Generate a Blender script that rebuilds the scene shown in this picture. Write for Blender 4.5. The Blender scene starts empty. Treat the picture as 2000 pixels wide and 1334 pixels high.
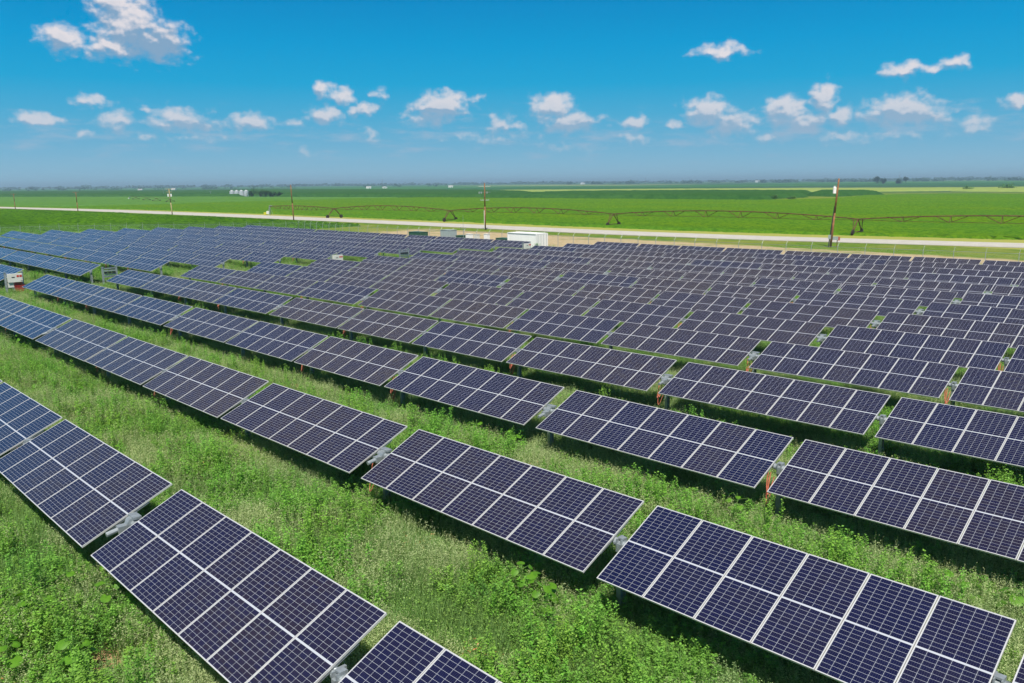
import bpy, math, random
import numpy as np
from mathutils import Vector, Matrix
R = math.radians
random.seed(7); rng = np.random.default_rng(11)
sc = bpy.context.scene; COL = sc.collection

# ---------------------------------------------------------------- camera
CAM = Vector((0, 0, 10.0)); FPX = 1585.97
RT = Vector((0.700261, 0.713819, -0.009872)); UP = Vector((-0.130439, 0.141532, 0.981302)); FW = Vector((-0.701869, 0.68588, -0.192219))
cd = bpy.data.cameras.new('camera'); cam = bpy.data.objects.new('camera', cd); COL.objects.link(cam)
cd.sensor_width = 36; cd.lens = 36 * FPX / 2000; cd.clip_end = 60000; cd.clip_start = 0.1
m = Matrix((RT, UP, -FW)).transposed().to_4x4(); m.translation = CAM; cam.matrix_world = m
sc.camera = cam

# ---------------------------------------------------------------- light, sky, exposure
SUNV = Vector((0.42, -0.46, 1.0)).normalized()
SUN_STRENGTH, SKY_STRENGTH, EXPOSURE = 4.9, 0.058, 0.33
sl = bpy.data.lights.new('sun', 'SUN'); sl.energy = SUN_STRENGTH; sl.angle = R(0.5); sl.color = (1.0, 0.94, 0.84)
so = bpy.data.objects.new('sun', sl); COL.objects.link(so)
so.rotation_euler = (-SUNV).to_track_quat('-Z', 'Y').to_euler()
sc.view_settings.view_transform = 'Standard'; sc.view_settings.look = 'None'; sc.view_settings.gamma = 1
sc.view_settings.exposure = EXPOSURE; sc.view_settings.use_curve_mapping = False

class NT:
    """small helper to write node trees"""
    def __init__(s, tree): s.t = tree; s.n = tree.nodes; s.l = tree.links
    def new(s, typ, **k):
        n = s.n.new(typ)
        for a, b in k.items(): setattr(n, a, b)
        return n
    def put(s, sock, v):
        if v is None: return
        if isinstance(v, bpy.types.NodeSocket): s.l.new(v, sock)
        else: sock.default_value = v
    def m(s, op, a, b=None, c=None, clamp=False):
        n = s.new('ShaderNodeMath', operation=op, use_clamp=clamp)
        for i, v in enumerate((a, b, c)):
            if v is not None: s.put(n.inputs[i], v)
        return n.outputs[0]
    def v(s, op, a, b=None, sca=None):
        n = s.new('ShaderNodeVectorMath', operation=op); s.put(n.inputs[0], a)
        if b is not None: s.put(n.inputs[1], b)
        if sca is not None: s.put(n.inputs['Scale'], sca)
        return n.outputs['Value'] if op in ('LENGTH', 'DOT_PRODUCT', 'DISTANCE') else n.outputs[0]
    def mix(s, f, a, b, blend='MIX'):
        n = s.new('ShaderNodeMix', data_type='RGBA', blend_type=blend)
        s.put(n.inputs[0], f); s.put(n.inputs[6], a); s.put(n.inputs[7], b); return n.outputs[2]
    def noise(s, vec, scale, detail=3, rough=0.55, dim='3D'):
        n = s.new('ShaderNodeTexNoise', noise_dimensions=dim)
        if vec is not None: s.put(n.inputs['Vector'], vec)
        n.inputs['Scale'].default_value = scale; n.inputs['Detail'].default_value = detail; n.inputs['Roughness'].default_value = rough
        return n.outputs['Fac']
    def ramp(s, f, lo, hi, a=0.0, b=1.0, smooth=True):
        n = s.new('ShaderNodeMapRange', interpolation_type='SMOOTHSTEP' if smooth else 'LINEAR')
        s.put(n.inputs[0], f); n.inputs[1].default_value = lo; n.inputs[2].default_value = hi; n.inputs[3].default_value = a; n.inputs[4].default_value = b
        return n.outputs[0]
    def sep(s, v):
        n = s.new('ShaderNodeSeparateXYZ'); s.put(n.inputs[0], v); return n.outputs
    def comb(s, x, y, z):
        n = s.new('ShaderNodeCombineXYZ'); s.put(n.inputs[0], x); s.put(n.inputs[1], y); s.put(n.inputs[2], z); return n.outputs[0]

def rgb(r, g, b): return (r, g, b, 1.0)

# clouds of the sky: azimuth, elevation, half widths (degrees), density
CLOUDS = [(-69.57, 9.68, 2.24, 1.99, 1), (-68.07, 8.81, 2.24, 1.3, 1), (-70.41, 8.24, 2.17, 0.72, 0.95), (-70.17, 10.77, 1.73, 1.26, 1), (-73.25, 8.64, 1.73, 0.79, 1), (-74.86, 3.99, 1.45, 0.43, 0.9), (-72.03, 5.17, 1.16, 0.47, 0.7), (-70.72, 4.09, 1.3, 0.79, 0.75), (-67.13, 4.16, 2.24, 0.87, 0.8), (-65.65, 3.62, 1.45, 0.51, 0.6), (-62.86, 4.1, 1.81, 0.69, 0.9), (-58.05, 6.29, 0.72, 0.72, 0.85), (-56.88, 5.72, 0.94, 0.65, 0.85), (-55.68, 4.91, 1.01, 0.51, 0.85), (-58.14, 4.51, 1.52, 0.72, 0.8), (-54.45, 5.84, 0.65, 0.51, 0.5), (-50.19, 5.19, 2.24, 1.01, 1), (-51.25, 4.42, 2.17, 0.72, 0.75), (-47.93, 5.68, 0.58, 0.33, 0.5), (-46.38, 3.99, 1.08, 0.65, 0.7), (-69.01, 4.74, 0.65, 0.33, 0.5), (-69.23, 2.95, 0.72, 0.33, 0.6), (-72.5, 3.15, 0.58, 0.25, 0.55), (-59.44, 2.12, 0.65, 0.43, 0.5), (-55.17, 3.29, 0.72, 0.54, 0.6), (-59.98, 4.07, 0.65, 0.51, 0.5), (-42.71, 5.12, 1.81, 0.87, 1), (-41.67, 4.07, 2.46, 0.79, 0.95), (-44.99, 3.78, 0.65, 0.36, 0.7), (-37.01, 3.86, 1.16, 0.54, 0.85), (-37.33, 2.86, 1.3, 0.65, 0.6), (-34.63, 3.81, 0.58, 0.4, 0.8), (-32.32, 4.57, 1.88, 0.94, 1), (-30.81, 3.71, 2.17, 0.87, 0.85), (-31.71, 8.27, 2.1, 0.54, 0.8), (-27.48, 4.51, 1.66, 0.87, 1), (-25.19, 5.11, 0.94, 1.01, 0.95), (-26.33, 3.52, 2.75, 0.79, 0.85), (-24.06, 3.97, 0.94, 0.58, 0.8), (-20.55, 4.14, 2.89, 1.01, 1), (-18.69, 3.72, 1.23, 0.51, 0.8), (-20.73, 6.54, 1.45, 0.51, 0.8), (-19.19, 6.5, 1.66, 0.36, 0.65), (-17.85, 6.73, 0.94, 0.47, 0.75), (-16.61, 3.22, 1.16, 0.65, 0.65), (-14.45, 4.42, 1.08, 0.51, 0.95), (-28.5, 2.67, 1.3, 0.43, 0.6), (-23.82, 2.61, 2.02, 0.43, 0.55), (-46.92, 3.05, 4.34, 0.43, 0.4), (-66.31, 3.04, 3.61, 0.43, 0.4), (-20.87, 2.71, 3.97, 0.43, 0.4), (-42.01, 2.42, 2.89, 0.36, 0.35)]

def build_world():
    w = bpy.data.worlds.new('World'); sc.world = w; w.use_nodes = True
    t = NT(w.node_tree); t.n.clear()
    sky = t.new('ShaderNodeTexSky', sky_type='NISHITA', sun_disc=False)
    sky.sun_elevation = math.asin(SUNV.z); sky.sun_rotation = math.atan2(SUNV.x, SUNV.y)
    sky.air_density = 1.0; sky.dust_density = 1.2; sky.ozone_density = 3.0; sky.altitude = 100
    hs = t.new('ShaderNodeHueSaturation'); hs.inputs['Saturation'].default_value = 1.25; hs.inputs['Hue'].default_value = 0.48
    t.put(hs.inputs['Color'], sky.outputs[0])
    tc = t.new('ShaderNodeTexCoord'); d = t.sep(t.v('NORMALIZE', tc.outputs['Generated']))
    az = t.m('MULTIPLY', t.m('ARCTAN2', d[0], d[1]), 57.2958); el = t.m('MULTIPLY', t.m('ARCSINE', d[2]), 57.2958)
    # colour of the clear air by elevation, handing over to the plain sky texture higher up
    K = 1 / (SKY_STRENGTH * 2 ** EXPOSURE)
    rp = t.new('ShaderNodeValToRGB'); e_ = rp.color_ramp.elements; t.put(rp.inputs[0], t.m('DIVIDE', t.m('ADD', el, 2.0), 32.0, clamp=True))
    stops = [(-2, (0.31, 0.54, 0.70)), (0.0, (0.31, 0.54, 0.70)), (1.2, (0.245, 0.50, 0.68)), (2.6, (0.155, 0.45, 0.67)), (4.5, (0.065, 0.41, 0.67)), (6.5, (0.010, 0.375, 0.675)), (9.0, (0.000, 0.325, 0.650)), (12.0, (0.000, 0.250, 0.570)), (30, (0.02, 0.10, 0.30))]
    while len(e_) < len(stops): e_.new(0.5)
    for q_, (d_, c_) in zip(e_, stops): q_.position = (d_ + 2) / 32.0; q_.color = (*c_, 1)
    grad = t.mix(1.0, rp.outputs[0], (K, K, K, 1), 'MULTIPLY')
    base = t.mix(t.ramp(el, 14, 34), grad, sky.outputs[0])
    P = t.comb(az, el, 0.0)
    warp = t.noise(P, 0.55, 3, 0.6); 
    wv = t.new('ShaderNodeTexNoise'); t.put(wv.inputs['Vector'], P); wv.inputs['Scale'].default_value = 0.9; wv.inputs['Detail'].default_value = 2
    PW = t.v('ADD', P, t.v('MULTIPLY', t.v('SUBTRACT', wv.outputs['Color'], (0.5, 0.5, 0.5)), (1.5, 1.0, 0.0)))
    def field(V_):
        acc = None
        for a, e, wa, we, o in CLOUDS:
            q = t.v('MULTIPLY', t.v('SUBTRACT', V_, (a, e - .08*we, 0.0)), (1 / (wa*1.25), 1 / (we*1.42), 0.0))
            v = t.m('MULTIPLY_ADD', t.v('LENGTH', q), -o, o)
            acc = v if acc is None else t.m('SMOOTH_MAX', acc, v, 0.12)
        return acc
    acc = field(PW); acu = field(t.v('ADD', PW, (0.12, 0.42, 0.0)))
    PS = t.v('MULTIPLY', P, (1.0, 1.3, 1))
    n1 = t.noise(PS, 1.3, 8, 0.50); n2 = t.noise(t.v('ADD', PS, (0.10, 0.26, 0.0)), 1.3, 4, 0.42)
    dens = t.m('ADD', acc, t.m('MULTIPLY', t.m('SUBTRACT', n1, 0.5), 1.05))
    alpha = t.ramp(dens, 0.10, 0.72)
    thin = t.ramp(t.m('ADD', t.noise(t.v('MULTIPLY', P, (0.35, 1.6, 1)), 0.9, 6, 0.6), t.m('MULTIPLY', t.m('ABSOLUTE', t.m('SUBTRACT', el, 3.0)), -0.07)), 0.42, 0.75)
    relief = t.m('ADD', t.m('MULTIPLY', t.m('SUBTRACT', n1, n2), 1.6), t.m('MULTIPLY', t.m('SUBTRACT', acc, acu), 1.5))
    dark = None
    for a, e, wa, we in ((-68.1, 8.5, 2.4, 1.5), (-26.2, 3.2, 3.0, 0.7), (-20.4, 3.6, 3.0, 0.7), (-41.4, 3.6, 2.6, 0.7), (-32.0, 3.6, 2.6, 0.6), (-50.4, 4.3, 2.6, 0.7), (-66.5, 3.7, 2.6, 0.5)):
        v = t.m('SUBTRACT', 1.0, t.v('LENGTH', t.v('MULTIPLY', t.v('SUBTRACT', PW, (a, e, 0.0)), (1/wa, 1/we, 0.0))), clamp=True)
        dark = v if dark is None else t.m('MAXIMUM', dark, v)
    lit = t.ramp(t.m('SUBTRACT', relief, t.m('MULTIPLY', dark, 0.75)), -0.38, 0.34)
    core = t.ramp(dens, 0.6, 1.3, 1.0, 0.80)
    ccol = t.mix(t.m('MULTIPLY', lit, core), rgb(0.25, 0.39, 0.56), rgb(0.85, 0.78, 0.79))
    far = t.ramp(el, 1.5, 8.0, 0.62, 0.0)
    ccol = t.mix(far, ccol, rgb(0.36, 0.52, 0.68))
    ccol = t.mix(1.0, ccol, (K, K, K, 1), 'MULTIPLY')
    veil = t.m('MULTIPLY', t.m('MULTIPLY', thin, t.ramp(el, 0.3, 2.0)), t.ramp(el, 3.6, 6.6, 0.75, 0.0))
    base = t.mix(veil, base, (0.36*K, 0.50*K, 0.66*K, 1))
    base = t.mix(t.m('MULTIPLY', alpha, t.ramp(el, 1.0, 3.2, 0.25, 0.92)), base, ccol)
    bg = t.new('ShaderNodeBackground'); t.put(bg.inputs[0], base); bg.inputs[1].default_value = SKY_STRENGTH
    out = t.new('ShaderNodeOutputWorld'); t.l.new(bg.outputs[0], out.inputs[0])
    w.cycles.sampling_method = 'MANUAL'; w.cycles.sample_map_resolution = 256
build_world()

# ---------------------------------------------------------------- terrain
TC = (-0.6484, 0.4235, -0.7588, 0.0929, 0.001, -0.0217, -0.0487, -0.0337, -0.0187, 0.0281)
HSHAFT = 1.6; ZB = 10 - 6.7744
def rel(X, Y):
    X = np.clip(X, -162, 0); Y = np.clip(Y, 2, 86); x = (X + 60) / 60; y = (Y - 40) / 40
    c = TC
    return c[0] + c[1]*x + c[2]*y + c[3]*x*x + c[4]*x*y + c[5]*y*y + c[6]*x**3 + c[7]*x*x*y + c[8]*x*y*y + c[9]*y**3
def sm(a, b, v):
    t = np.clip((v - a) / (b - a), 0, 1); return t * t * (3 - 2 * t)
def gz(X, Y):
    X = np.asarray(X, float); Y = np.asarray(Y, float)
    w = sm(-200, -168, X) * (1 - sm(90, 112, Y)) * (1 - sm(40, 90, X)) * sm(-90, -40, Y)
    return (ZB - HSHAFT + rel(X, Y)) * w
def gzf(x, y): return float(gz(x, y))
def proj(X, Y, Z):
    d = Vector((X, Y, Z)) - CAM; c = d.dot(FW)
    if c < 0.2: return None
    return 1000 + FPX * d.dot(RT) / c, 667 - FPX * d.dot(UP) / c

# smooth value noise
class VN:
    def __init__(s, seed): s.g = np.random.default_rng(seed).random((256, 256))
    def __call__(s, x, y):
        xi = np.floor(x).astype(int); yi = np.floor(y).astype(int); fx = x - xi; fy = y - yi
        fx = fx*fx*(3-2*fx); fy = fy*fy*(3-2*fy); g = s.g
        a = g[xi & 255, yi & 255]; b = g[(xi+1) & 255, yi & 255]; c = g[xi & 255, (yi+1) & 255]; d = g[(xi+1) & 255, (yi+1) & 255]
        return (a*(1-fx)+b*fx)*(1-fy)+(c*(1-fx)+d*fx)*fy
vn1, vn2, vn3, vn4 = VN(1), VN(2), VN(3), VN(4)

# ---------------------------------------------------------------- materials
def mat(name):
    m = bpy.data.materials.new(name); m.use_nodes = True; t = NT(m.node_tree); t.n.clear()
    out = t.new('ShaderNodeOutputMaterial'); t.out = out.inputs[0]; return m, t
def principled(t, col, rough=0.6, metal=0.0, spec=0.5, **k):
    b = t.new('ShaderNodeBsdfPrincipled'); t.put(b.inputs['Base Color'], col); t.put(b.inputs['Roughness'], rough); t.put(b.inputs['Metallic'], metal)
    t.put(b.inputs['Specular IOR Level'], spec)
    for a, v in k.items(): t.put(b.inputs[a.replace('_', ' ')], v)
    return b
def simple(name, col, rough=0.6, metal=0.0, var=0.12, scale=3.0, spec=0.4, bump=0.0):
    m, t = mat(name); tc = t.new('ShaderNodeTexCoord')
    n = t.noise(tc.outputs['Object'], scale, 5, 0.6)
    c = t.mix(t.ramp(n, 0.3, 0.7), rgb(*[max(0, x*(1-var)) for x in col]), rgb(*[min(1, x*(1+var)) for x in col]))
    b = principled(t, c, rough, metal, spec)
    if bump:
        bp = t.new('ShaderNodeBump'); bp.inputs['Distance'].default_value = bump; t.put(bp.inputs['Height'], n); t.l.new(bp.outputs[0], b.inputs['Normal'])
    t.l.new(b.outputs[0], t.out); return m
M = {}
M['steel'] = simple('galvanised_steel', (0.33, 0.37, 0.39), 0.5, 0.5, 0.2, 6)
M['dsteel'] = simple('weathered_steel', (0.22, 0.26, 0.28), 0.5, 0.5, 0.2, 6)
M['alu'] = simple('frame_aluminium', (0.62, 0.62, 0.61), 0.35, 0.25, 0.04, 1)
M['white'] = simple('white_paint', (0.80, 0.80, 0.79), 0.5, 0, 0.05, 1.5)
M['cream'] = simple('cabinet_paint', (0.62, 0.62, 0.58), 0.5, 0, 0.06, 2)
M['black'] = simple('black_plastic', (0.02, 0.025, 0.03), 0.45, 0, 0.2, 4)
M['red'] = simple('red_label', (0.50, 0.05, 0.035), 0.5, 0, 0.1, 8)
M['cable'] = simple('orange_cable', (0.50, 0.14, 0.09), 0.5, 0, 0.15, 9)
M['redcable'] = simple('red_hose', (0.60, 0.03, 0.04), 0.5, 0, 0.1, 9)
M['tgreen'] = simple('transformer_green', (0.035, 0.10, 0.06), 0.45, 0, 0.12, 2)
M['grey'] = simple('switchgear_grey', (0.36, 0.42, 0.42), 0.5, 0.1, 0.06, 2)
M['wood'] = simple('pole_wood', (0.21, 0.095, 0.04), 0.85, 0, 0.35, 2.5, bump=0.01)
M['wood2'] = simple('pale_pole_wood', (0.36, 0.27, 0.15), 0.85, 0, 0.25, 2.5, bump=0.01)
M['rust'] = simple('rusty_steel', (0.105, 0.042, 0.026), 0.75, 0.15, 0.35, 1.2)
M['tyre'] = simple('tyre_rubber', (0.03, 0.022, 0.018), 0.85, 0, 0.2, 5)
M['yellow'] = simple('yellow_paint', (0.62, 0.58, 0.03), 0.5)
M['bark'] = simple('bark', (0.10, 0.07, 0.045), 0.9, 0, 0.3, 2)
M['roof'] = simple('barn_roof', (0.45, 0.43, 0.42), 0.6, 0, 0.1, 0.2)

def cell_material():
    """glass over blue-black half cells, white back sheet between the cells"""
    m, t = mat('solar_cells')
    uv = t.new('ShaderNodeUVMap'); s = t.sep(uv.outputs[0]); u, v = s[0], s[1]
    cu = t.m('DIVIDE', t.m('SUBTRACT', u, 0.020), 0.160)
    hv = t.m('SUBTRACT', t.m('ABSOLUTE', t.m('SUBTRACT', v, 1.0)), 0.015); cv = t.m('DIVIDE', hv, 0.0802)
    def dist(c, pitch):
        fr = t.m('FRACT', c); return t.m('MULTIPLY', t.m('MINIMUM', fr, t.m('SUBTRACT', 1.0, fr)), pitch)
    lu = t.m('LESS_THAN', dist(cu, 0.160), 0.0019); lv = t.m('LESS_THAN', dist(cv, 0.0802), 0.0016)
    outm = t.m('MAXIMUM', t.m('MAXIMUM', t.m('LESS_THAN', cu, 0.0), t.m('GREATER_THAN', cu, 6.0)), t.m('MAXIMUM', t.m('LESS_THAN', cv, 0.0), t.m('GREATER_THAN', cv, 12.0)))
    grid = t.m('MAXIMUM', t.m('MAXIMUM', lu, lv), outm)
    bb = t.m('LESS_THAN', dist(t.m('ADD', t.m('MULTIPLY', cu, 5.0), 0.5), 0.0316), 0.0016)
    oi = t.new('ShaderNodeObjectInfo'); rnd = oi.outputs['Random']
    wn = t.new('ShaderNodeTexWhiteNoise', noise_dimensions='3D')
    t.put(wn.inputs['Vector'], t.comb(t.m('FLOOR', cu), t.m('FLOOR', t.m('MULTIPLY', t.m('SUBTRACT', v, 1.0), 12.6)), t.m('MULTIPLY', rnd, 57.0)))
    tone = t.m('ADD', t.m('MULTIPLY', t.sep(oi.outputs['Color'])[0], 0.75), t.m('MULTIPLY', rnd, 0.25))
    c = t.mix(tone, rgb(0.002, 0.005, 0.036), rgb(0.032, 0.022, 0.022))  # navy to brown by table tone, which carries the painted sheen
    c = t.mix(t.ramp(wn.outputs['Value'], 0.1, 1.0, 0.0, 0.5, False), c, rgb(0.006, 0.008, 0.045))
    tc = t.new('ShaderNodeTexCoord'); dust = t.ramp(t.noise(tc.outputs['Object'], 1.4, 5, 0.6), 0.42, 0.8, 0.0, 0.014)
    c = t.mix(t.m('MULTIPLY', bb, 0.08), c, rgb(0.35, 0.38, 0.45))
    c = t.mix(grid, c, rgb(0.42, 0.45, 0.50))
    c = t.mix(dust, c, rgb(0.35, 0.33, 0.30))
    b = principled(t, c, 0.5, 0.0, 0.0, Coat_Weight=0.95, Coat_Roughness=t.ramp(dust, 0, 0.014, 0.06, 0.14), Coat_IOR=1.42)
    t.l.new(b.outputs[0], t.out); return m
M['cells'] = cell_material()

def leaf_material(name, tint=(1, 1, 1), trans=0.35):
    m, t = mat(name); at = t.new('ShaderNodeAttribute', attribute_name='col')
    oi = t.new('ShaderNodeObjectInfo'); geo = t.new('ShaderNodeNewGeometry')
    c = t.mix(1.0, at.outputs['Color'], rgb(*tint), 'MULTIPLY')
    big = t.noise(geo.outputs['Position'], 0.22, 3, 0.6); mid = t.noise(geo.outputs['Position'], 1.3, 3, 0.6)
    hs = t.new('ShaderNodeHueSaturation')
    t.put(hs.inputs['Hue'], t.ramp(t.m('ADD', t.m('MULTIPLY', oi.outputs['Random'], 0.5), t.m('MULTIPLY', big, 0.9)), 0.3, 1.1, 0.478, 0.515, False))
    t.put(hs.inputs['Value'], t.ramp(mid, 0.25, 0.75, 0.82, 1.15, False)); t.put(hs.inputs['Color'], c)
    d = principled(t, hs.outputs[0], 0.55, 0.0, 0.25)
    tr = t.new('ShaderNodeBsdfTranslucent'); t.put(tr.inputs[0], t.mix(1.0, hs.outputs[0], rgb(1.1, 1.25, 0.5), 'MULTIPLY'))
    mx = t.new('ShaderNodeMixShader'); mx.inputs[0].default_value = trans
    t.l.new(d.outputs[0], mx.inputs[1]); t.l.new(tr.outputs[0], mx.inputs[2]); t.l.new(mx.outputs[0], t.out); return m
M['leaf'] = leaf_material('weed_leaf', (1.90, 1.84, 1.95), 0.34)
M['tree'] = leaf_material('tree_leaf', (1, 1, 1), 0.2)

def ground_material():
    m, t = mat('ground_soil'); geo = t.new('ShaderNodeNewGeometry'); P = geo.outputs['Position']; s = t.sep(P); X, Y = s[0], s[1]
    n = t.noise(P, 0.9, 6, 0.65); nb = t.noise(P, 0.08, 4, 0.6); nf = t.noise(P, 6.0, 4, 0.7)
    soil = t.mix(t.ramp(n, 0.35, 0.7), rgb(0.10, 0.075, 0.04), rgb(0.035, 0.055, 0.018))
    soil = t.mix(t.ramp(t.v('DISTANCE', P, (-13.75, 3.85, 1.95)), 0.9, 1.5, 1, 0), soil, rgb(0.42, 0.27, 0.15))
    verge = t.mix(t.ramp(n, 0.35, 0.65), rgb(0.055, 0.14, 0.004), rgb(0.15, 0.225, 0.010))
    verge = t.mix(t.ramp(nb, 0.4, 0.65), verge, rgb(0.20, 0.22, 0.035))
    yv = t.m('ADD', Y, t.m('MULTIPLY', t.m('SUBTRACT', n, .5), 3)); verge = t.mix(t.m('MULTIPLY', t.ramp(yv, 131, 133), t.ramp(yv, 200, 230, 1, 0)), verge, rgb(0.30, 0.31, 0.07))
    tan = t.mix(t.ramp(n, 0.3, 0.7), rgb(0.38, 0.27, 0.15), rgb(0.52, 0.40, 0.25))
    tan = t.mix(t.ramp(nf, 0.35, 0.75, 0, 0.5), tan, rgb(0.30, 0.30, 0.12))
    tan = t.mix(t.ramp(t.noise(P, 0.13, 5, 0.7), 0.52, 0.66, 0, 0.75), tan, rgb(0.13, 0.19, 0.03))
    # farm patches further out
    br = t.v('MULTIPLY', t.v('ADD', P, (0.0, 0.0, 0.0)), (1 / 620.0, 1 / 400.0, 0.0)); fl = t.v('FLOOR', br)
    wn = t.new('ShaderNodeTexWhiteNoise'); t.put(wn.inputs['Vector'], fl); w = wn.outputs['Value']
    farm = t.mix(t.ramp(w, 0.25, 0.5), rgb(0.020, 0.095, 0.022), rgb(0.035, 0.15, 0.015))
    farm = t.mix(t.ramp(w, 0.72, 0.8), farm, rgb(0.03, 0.085, 0.04)); farm = t.mix(t.ramp(w, 0.88, 0.92), farm, rgb(0.19, 0.24, 0.07))
    farm = t.mix(t.ramp(nb, 0.4, 0.7, 0, 0.25), farm, rgb(0.10, 0.17, 0.04))
    c = t.mix(t.ramp(Y, 93, 96), soil, verge)
    c = t.mix(t.ramp(X, -186, -176, 1, 0), c, verge)
    e = t.m('ADD', Y, t.m('MULTIPLY', t.m('SUBTRACT', t.noise(P, 0.35, 4, 0.6), 0.5), 5.0))
    ex = t.m('ADD', X, t.m('MULTIPLY', t.m('SUBTRACT', t.noise(P, 0.25, 4, 0.6), 0.5), 14.0))
    tm = t.m('MULTIPLY', t.m('MULTIPLY', t.ramp(e, 85.5, 87), t.ramp(e, 113.5, 116, 1, 0)), t.ramp(ex, -148, -140))
    c = t.mix(tm, c, tan)
    D = t.v('LENGTH', t.v('MULTIPLY', P, (1, 1, 0))); c = t.mix(t.ramp(D, 560, 760), c, farm)
    b = principled(t, c, 0.95, 0, 0.1)
    bp = t.new('ShaderNodeBump'); bp.inputs['Distance'].default_value = 0.08; t.put(bp.inputs['Height'], nf); t.l.new(bp.outputs[0], b.inputs['Normal'])
    t.l.new(b.outputs[0], t.out); return m
M['ground'] = ground_material()

def crop_material(name, a, b_, c_, scale=1.0, rows=0.0, rowdir=(0, 1)):
    m, t = mat(name); geo = t.new('ShaderNodeNewGeometry'); P = geo.outputs['Position']
    n = t.noise(P, scale, 6, 0.7); nb = t.noise(t.v('MULTIPLY', P, (0.4, 1.6, 1)), 0.02, 4, 0.6)
    c = t.mix(t.ramp(nb, 0.35, 0.7), rgb(*b_), rgb(*c_)); c = t.mix(t.ramp(n, 0.32, 0.62), rgb(*a), c)
    if rows:
        s = t.sep(P); r = t.m('SINE', t.m('MULTIPLY', t.m('ADD', t.m('MULTIPLY', s[0], rowdir[0]), t.m('MULTIPLY', s[1], rowdir[1])), rows))
        c = t.mix(t.ramp(r, -1, 1, 0, 0.28), c, rgb(*[x*0.45 for x in a]))
    sh = principled(t, c, 0.9, 0, 0.0)
    bp = t.new('ShaderNodeBump'); bp.inputs['Distance'].default_value = 0.35; t.put(bp.inputs['Height'], n); t.l.new(bp.outputs[0], sh.inputs['Normal'])
    t.l.new(sh.outputs[0], t.out); return m
M['soy_lush'] = crop_material('soy_leaves_lush', (0.010, 0.050, 0.002), (0.080, 0.195, 0.004), (0.052, 0.135, 0.003), 0.9)
M['soy'] = crop_material('soy_leaves', (0.040, 0.120, 0.008), (0.085, 0.200, 0.012), (0.120, 0.215, 0.004), 1.1)
M['soy_pale'] = crop_material('soy_leaves_pale', (0.060, 0.15, 0.025), (0.095, 0.215, 0.04), (0.085, 0.195, 0.02), 0.25)
M['corn'] = crop_material('corn_leaves', (0.018, 0.070, 0.012), (0.040, 0.115, 0.020), (0.030, 0.095, 0.016), 0.3)
M['wheat'] = crop_material('pale_crop', (0.20, 0.27, 0.06), (0.26, 0.33, 0.09), (0.24, 0.31, 0.07), 0.2)
def road_material():
    m, t = mat('concrete_road'); geo = t.new('ShaderNodeNewGeometry'); P = geo.outputs['Position']
    n = t.noise(P, 0.6, 6, 0.65); st = t.noise(t.v('MULTIPLY', P, (0.05, 1.4, 1)), 1.0, 4, 0.6)
    c = t.mix(t.ramp(n, 0.3, 0.75), rgb(0.40, 0.38, 0.34), rgb(0.49, 0.47, 0.42)); c = t.mix(t.ramp(st, 0.5, 0.7, 0, 0.35), c, rgb(0.34, 0.31, 0.27))
    b = principled(t, c, 0.9, 0, 0.2); t.l.new(b.outputs[0], t.out); return m
M['road'] = road_material()
def chain_material():
    m, t = mat('chain_link'); uv = t.new('ShaderNodeUVMap'); s = t.sep(uv.outputs[0])
    a = t.m('FRACT', t.m('MULTIPLY', t.m('ADD', s[0], s[1]), 12.0)); b_ = t.m('FRACT', t.m('MULTIPLY', t.m('SUBTRACT', s[0], s[1]), 12.0))
    w = t.m('MAXIMUM', t.m('LESS_THAN', a, 0.05), t.m('LESS_THAN', b_, 0.05))
    tr = t.new('ShaderNodeBsdfTransparent'); d = principled(t, rgb(0.40, 0.47, 0.47), 0.5, 0.4)
    mx = t.new('ShaderNodeMixShader'); t.put(mx.inputs[0], w); t.l.new(tr.outputs[0], mx.inputs[1]); t.l.new(d.outputs[0], mx.inputs[2]); t.l.new(mx.outputs[0], t.out); return m
M['chain'] = chain_material()
def corrugated():
    m, t = mat('container_paint'); tc = t.new('ShaderNodeTexCoord'); s = t.sep(tc.outputs['Object'])
    n = t.noise(tc.outputs['Object'], 0.8, 5, 0.6)
    streak = t.noise(t.v('MULTIPLY', tc.outputs['Object'], (3, 3, 0.25)), 1.0, 4, 0.6)
    c = t.mix(t.ramp(streak, 0.5, 0.8, 0, 0.3), rgb(0.80, 0.80, 0.79), rgb(0.60, 0.58, 0.54))
    b = principled(t, c, 0.45, 0, 0.4); t.l.new(b.outputs[0], t.out); return m
M['container'] = corrugated()
def binmat():
    m, t = mat('bin_steel'); tc = t.new('ShaderNodeTexCoord'); s = t.sep(tc.outputs['Object'])
    r = t.m('SINE', t.m('MULTIPLY', s[2], 7.0)); c = t.mix(t.ramp(r, -1, 1), rgb(0.50, 0.53, 0.56), rgb(0.62, 0.65, 0.67))
    b = principled(t, c, 0.45, 0.35, 0.4); t.l.new(b.outputs[0], t.out); return m
M['bin'] = binmat()

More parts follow.
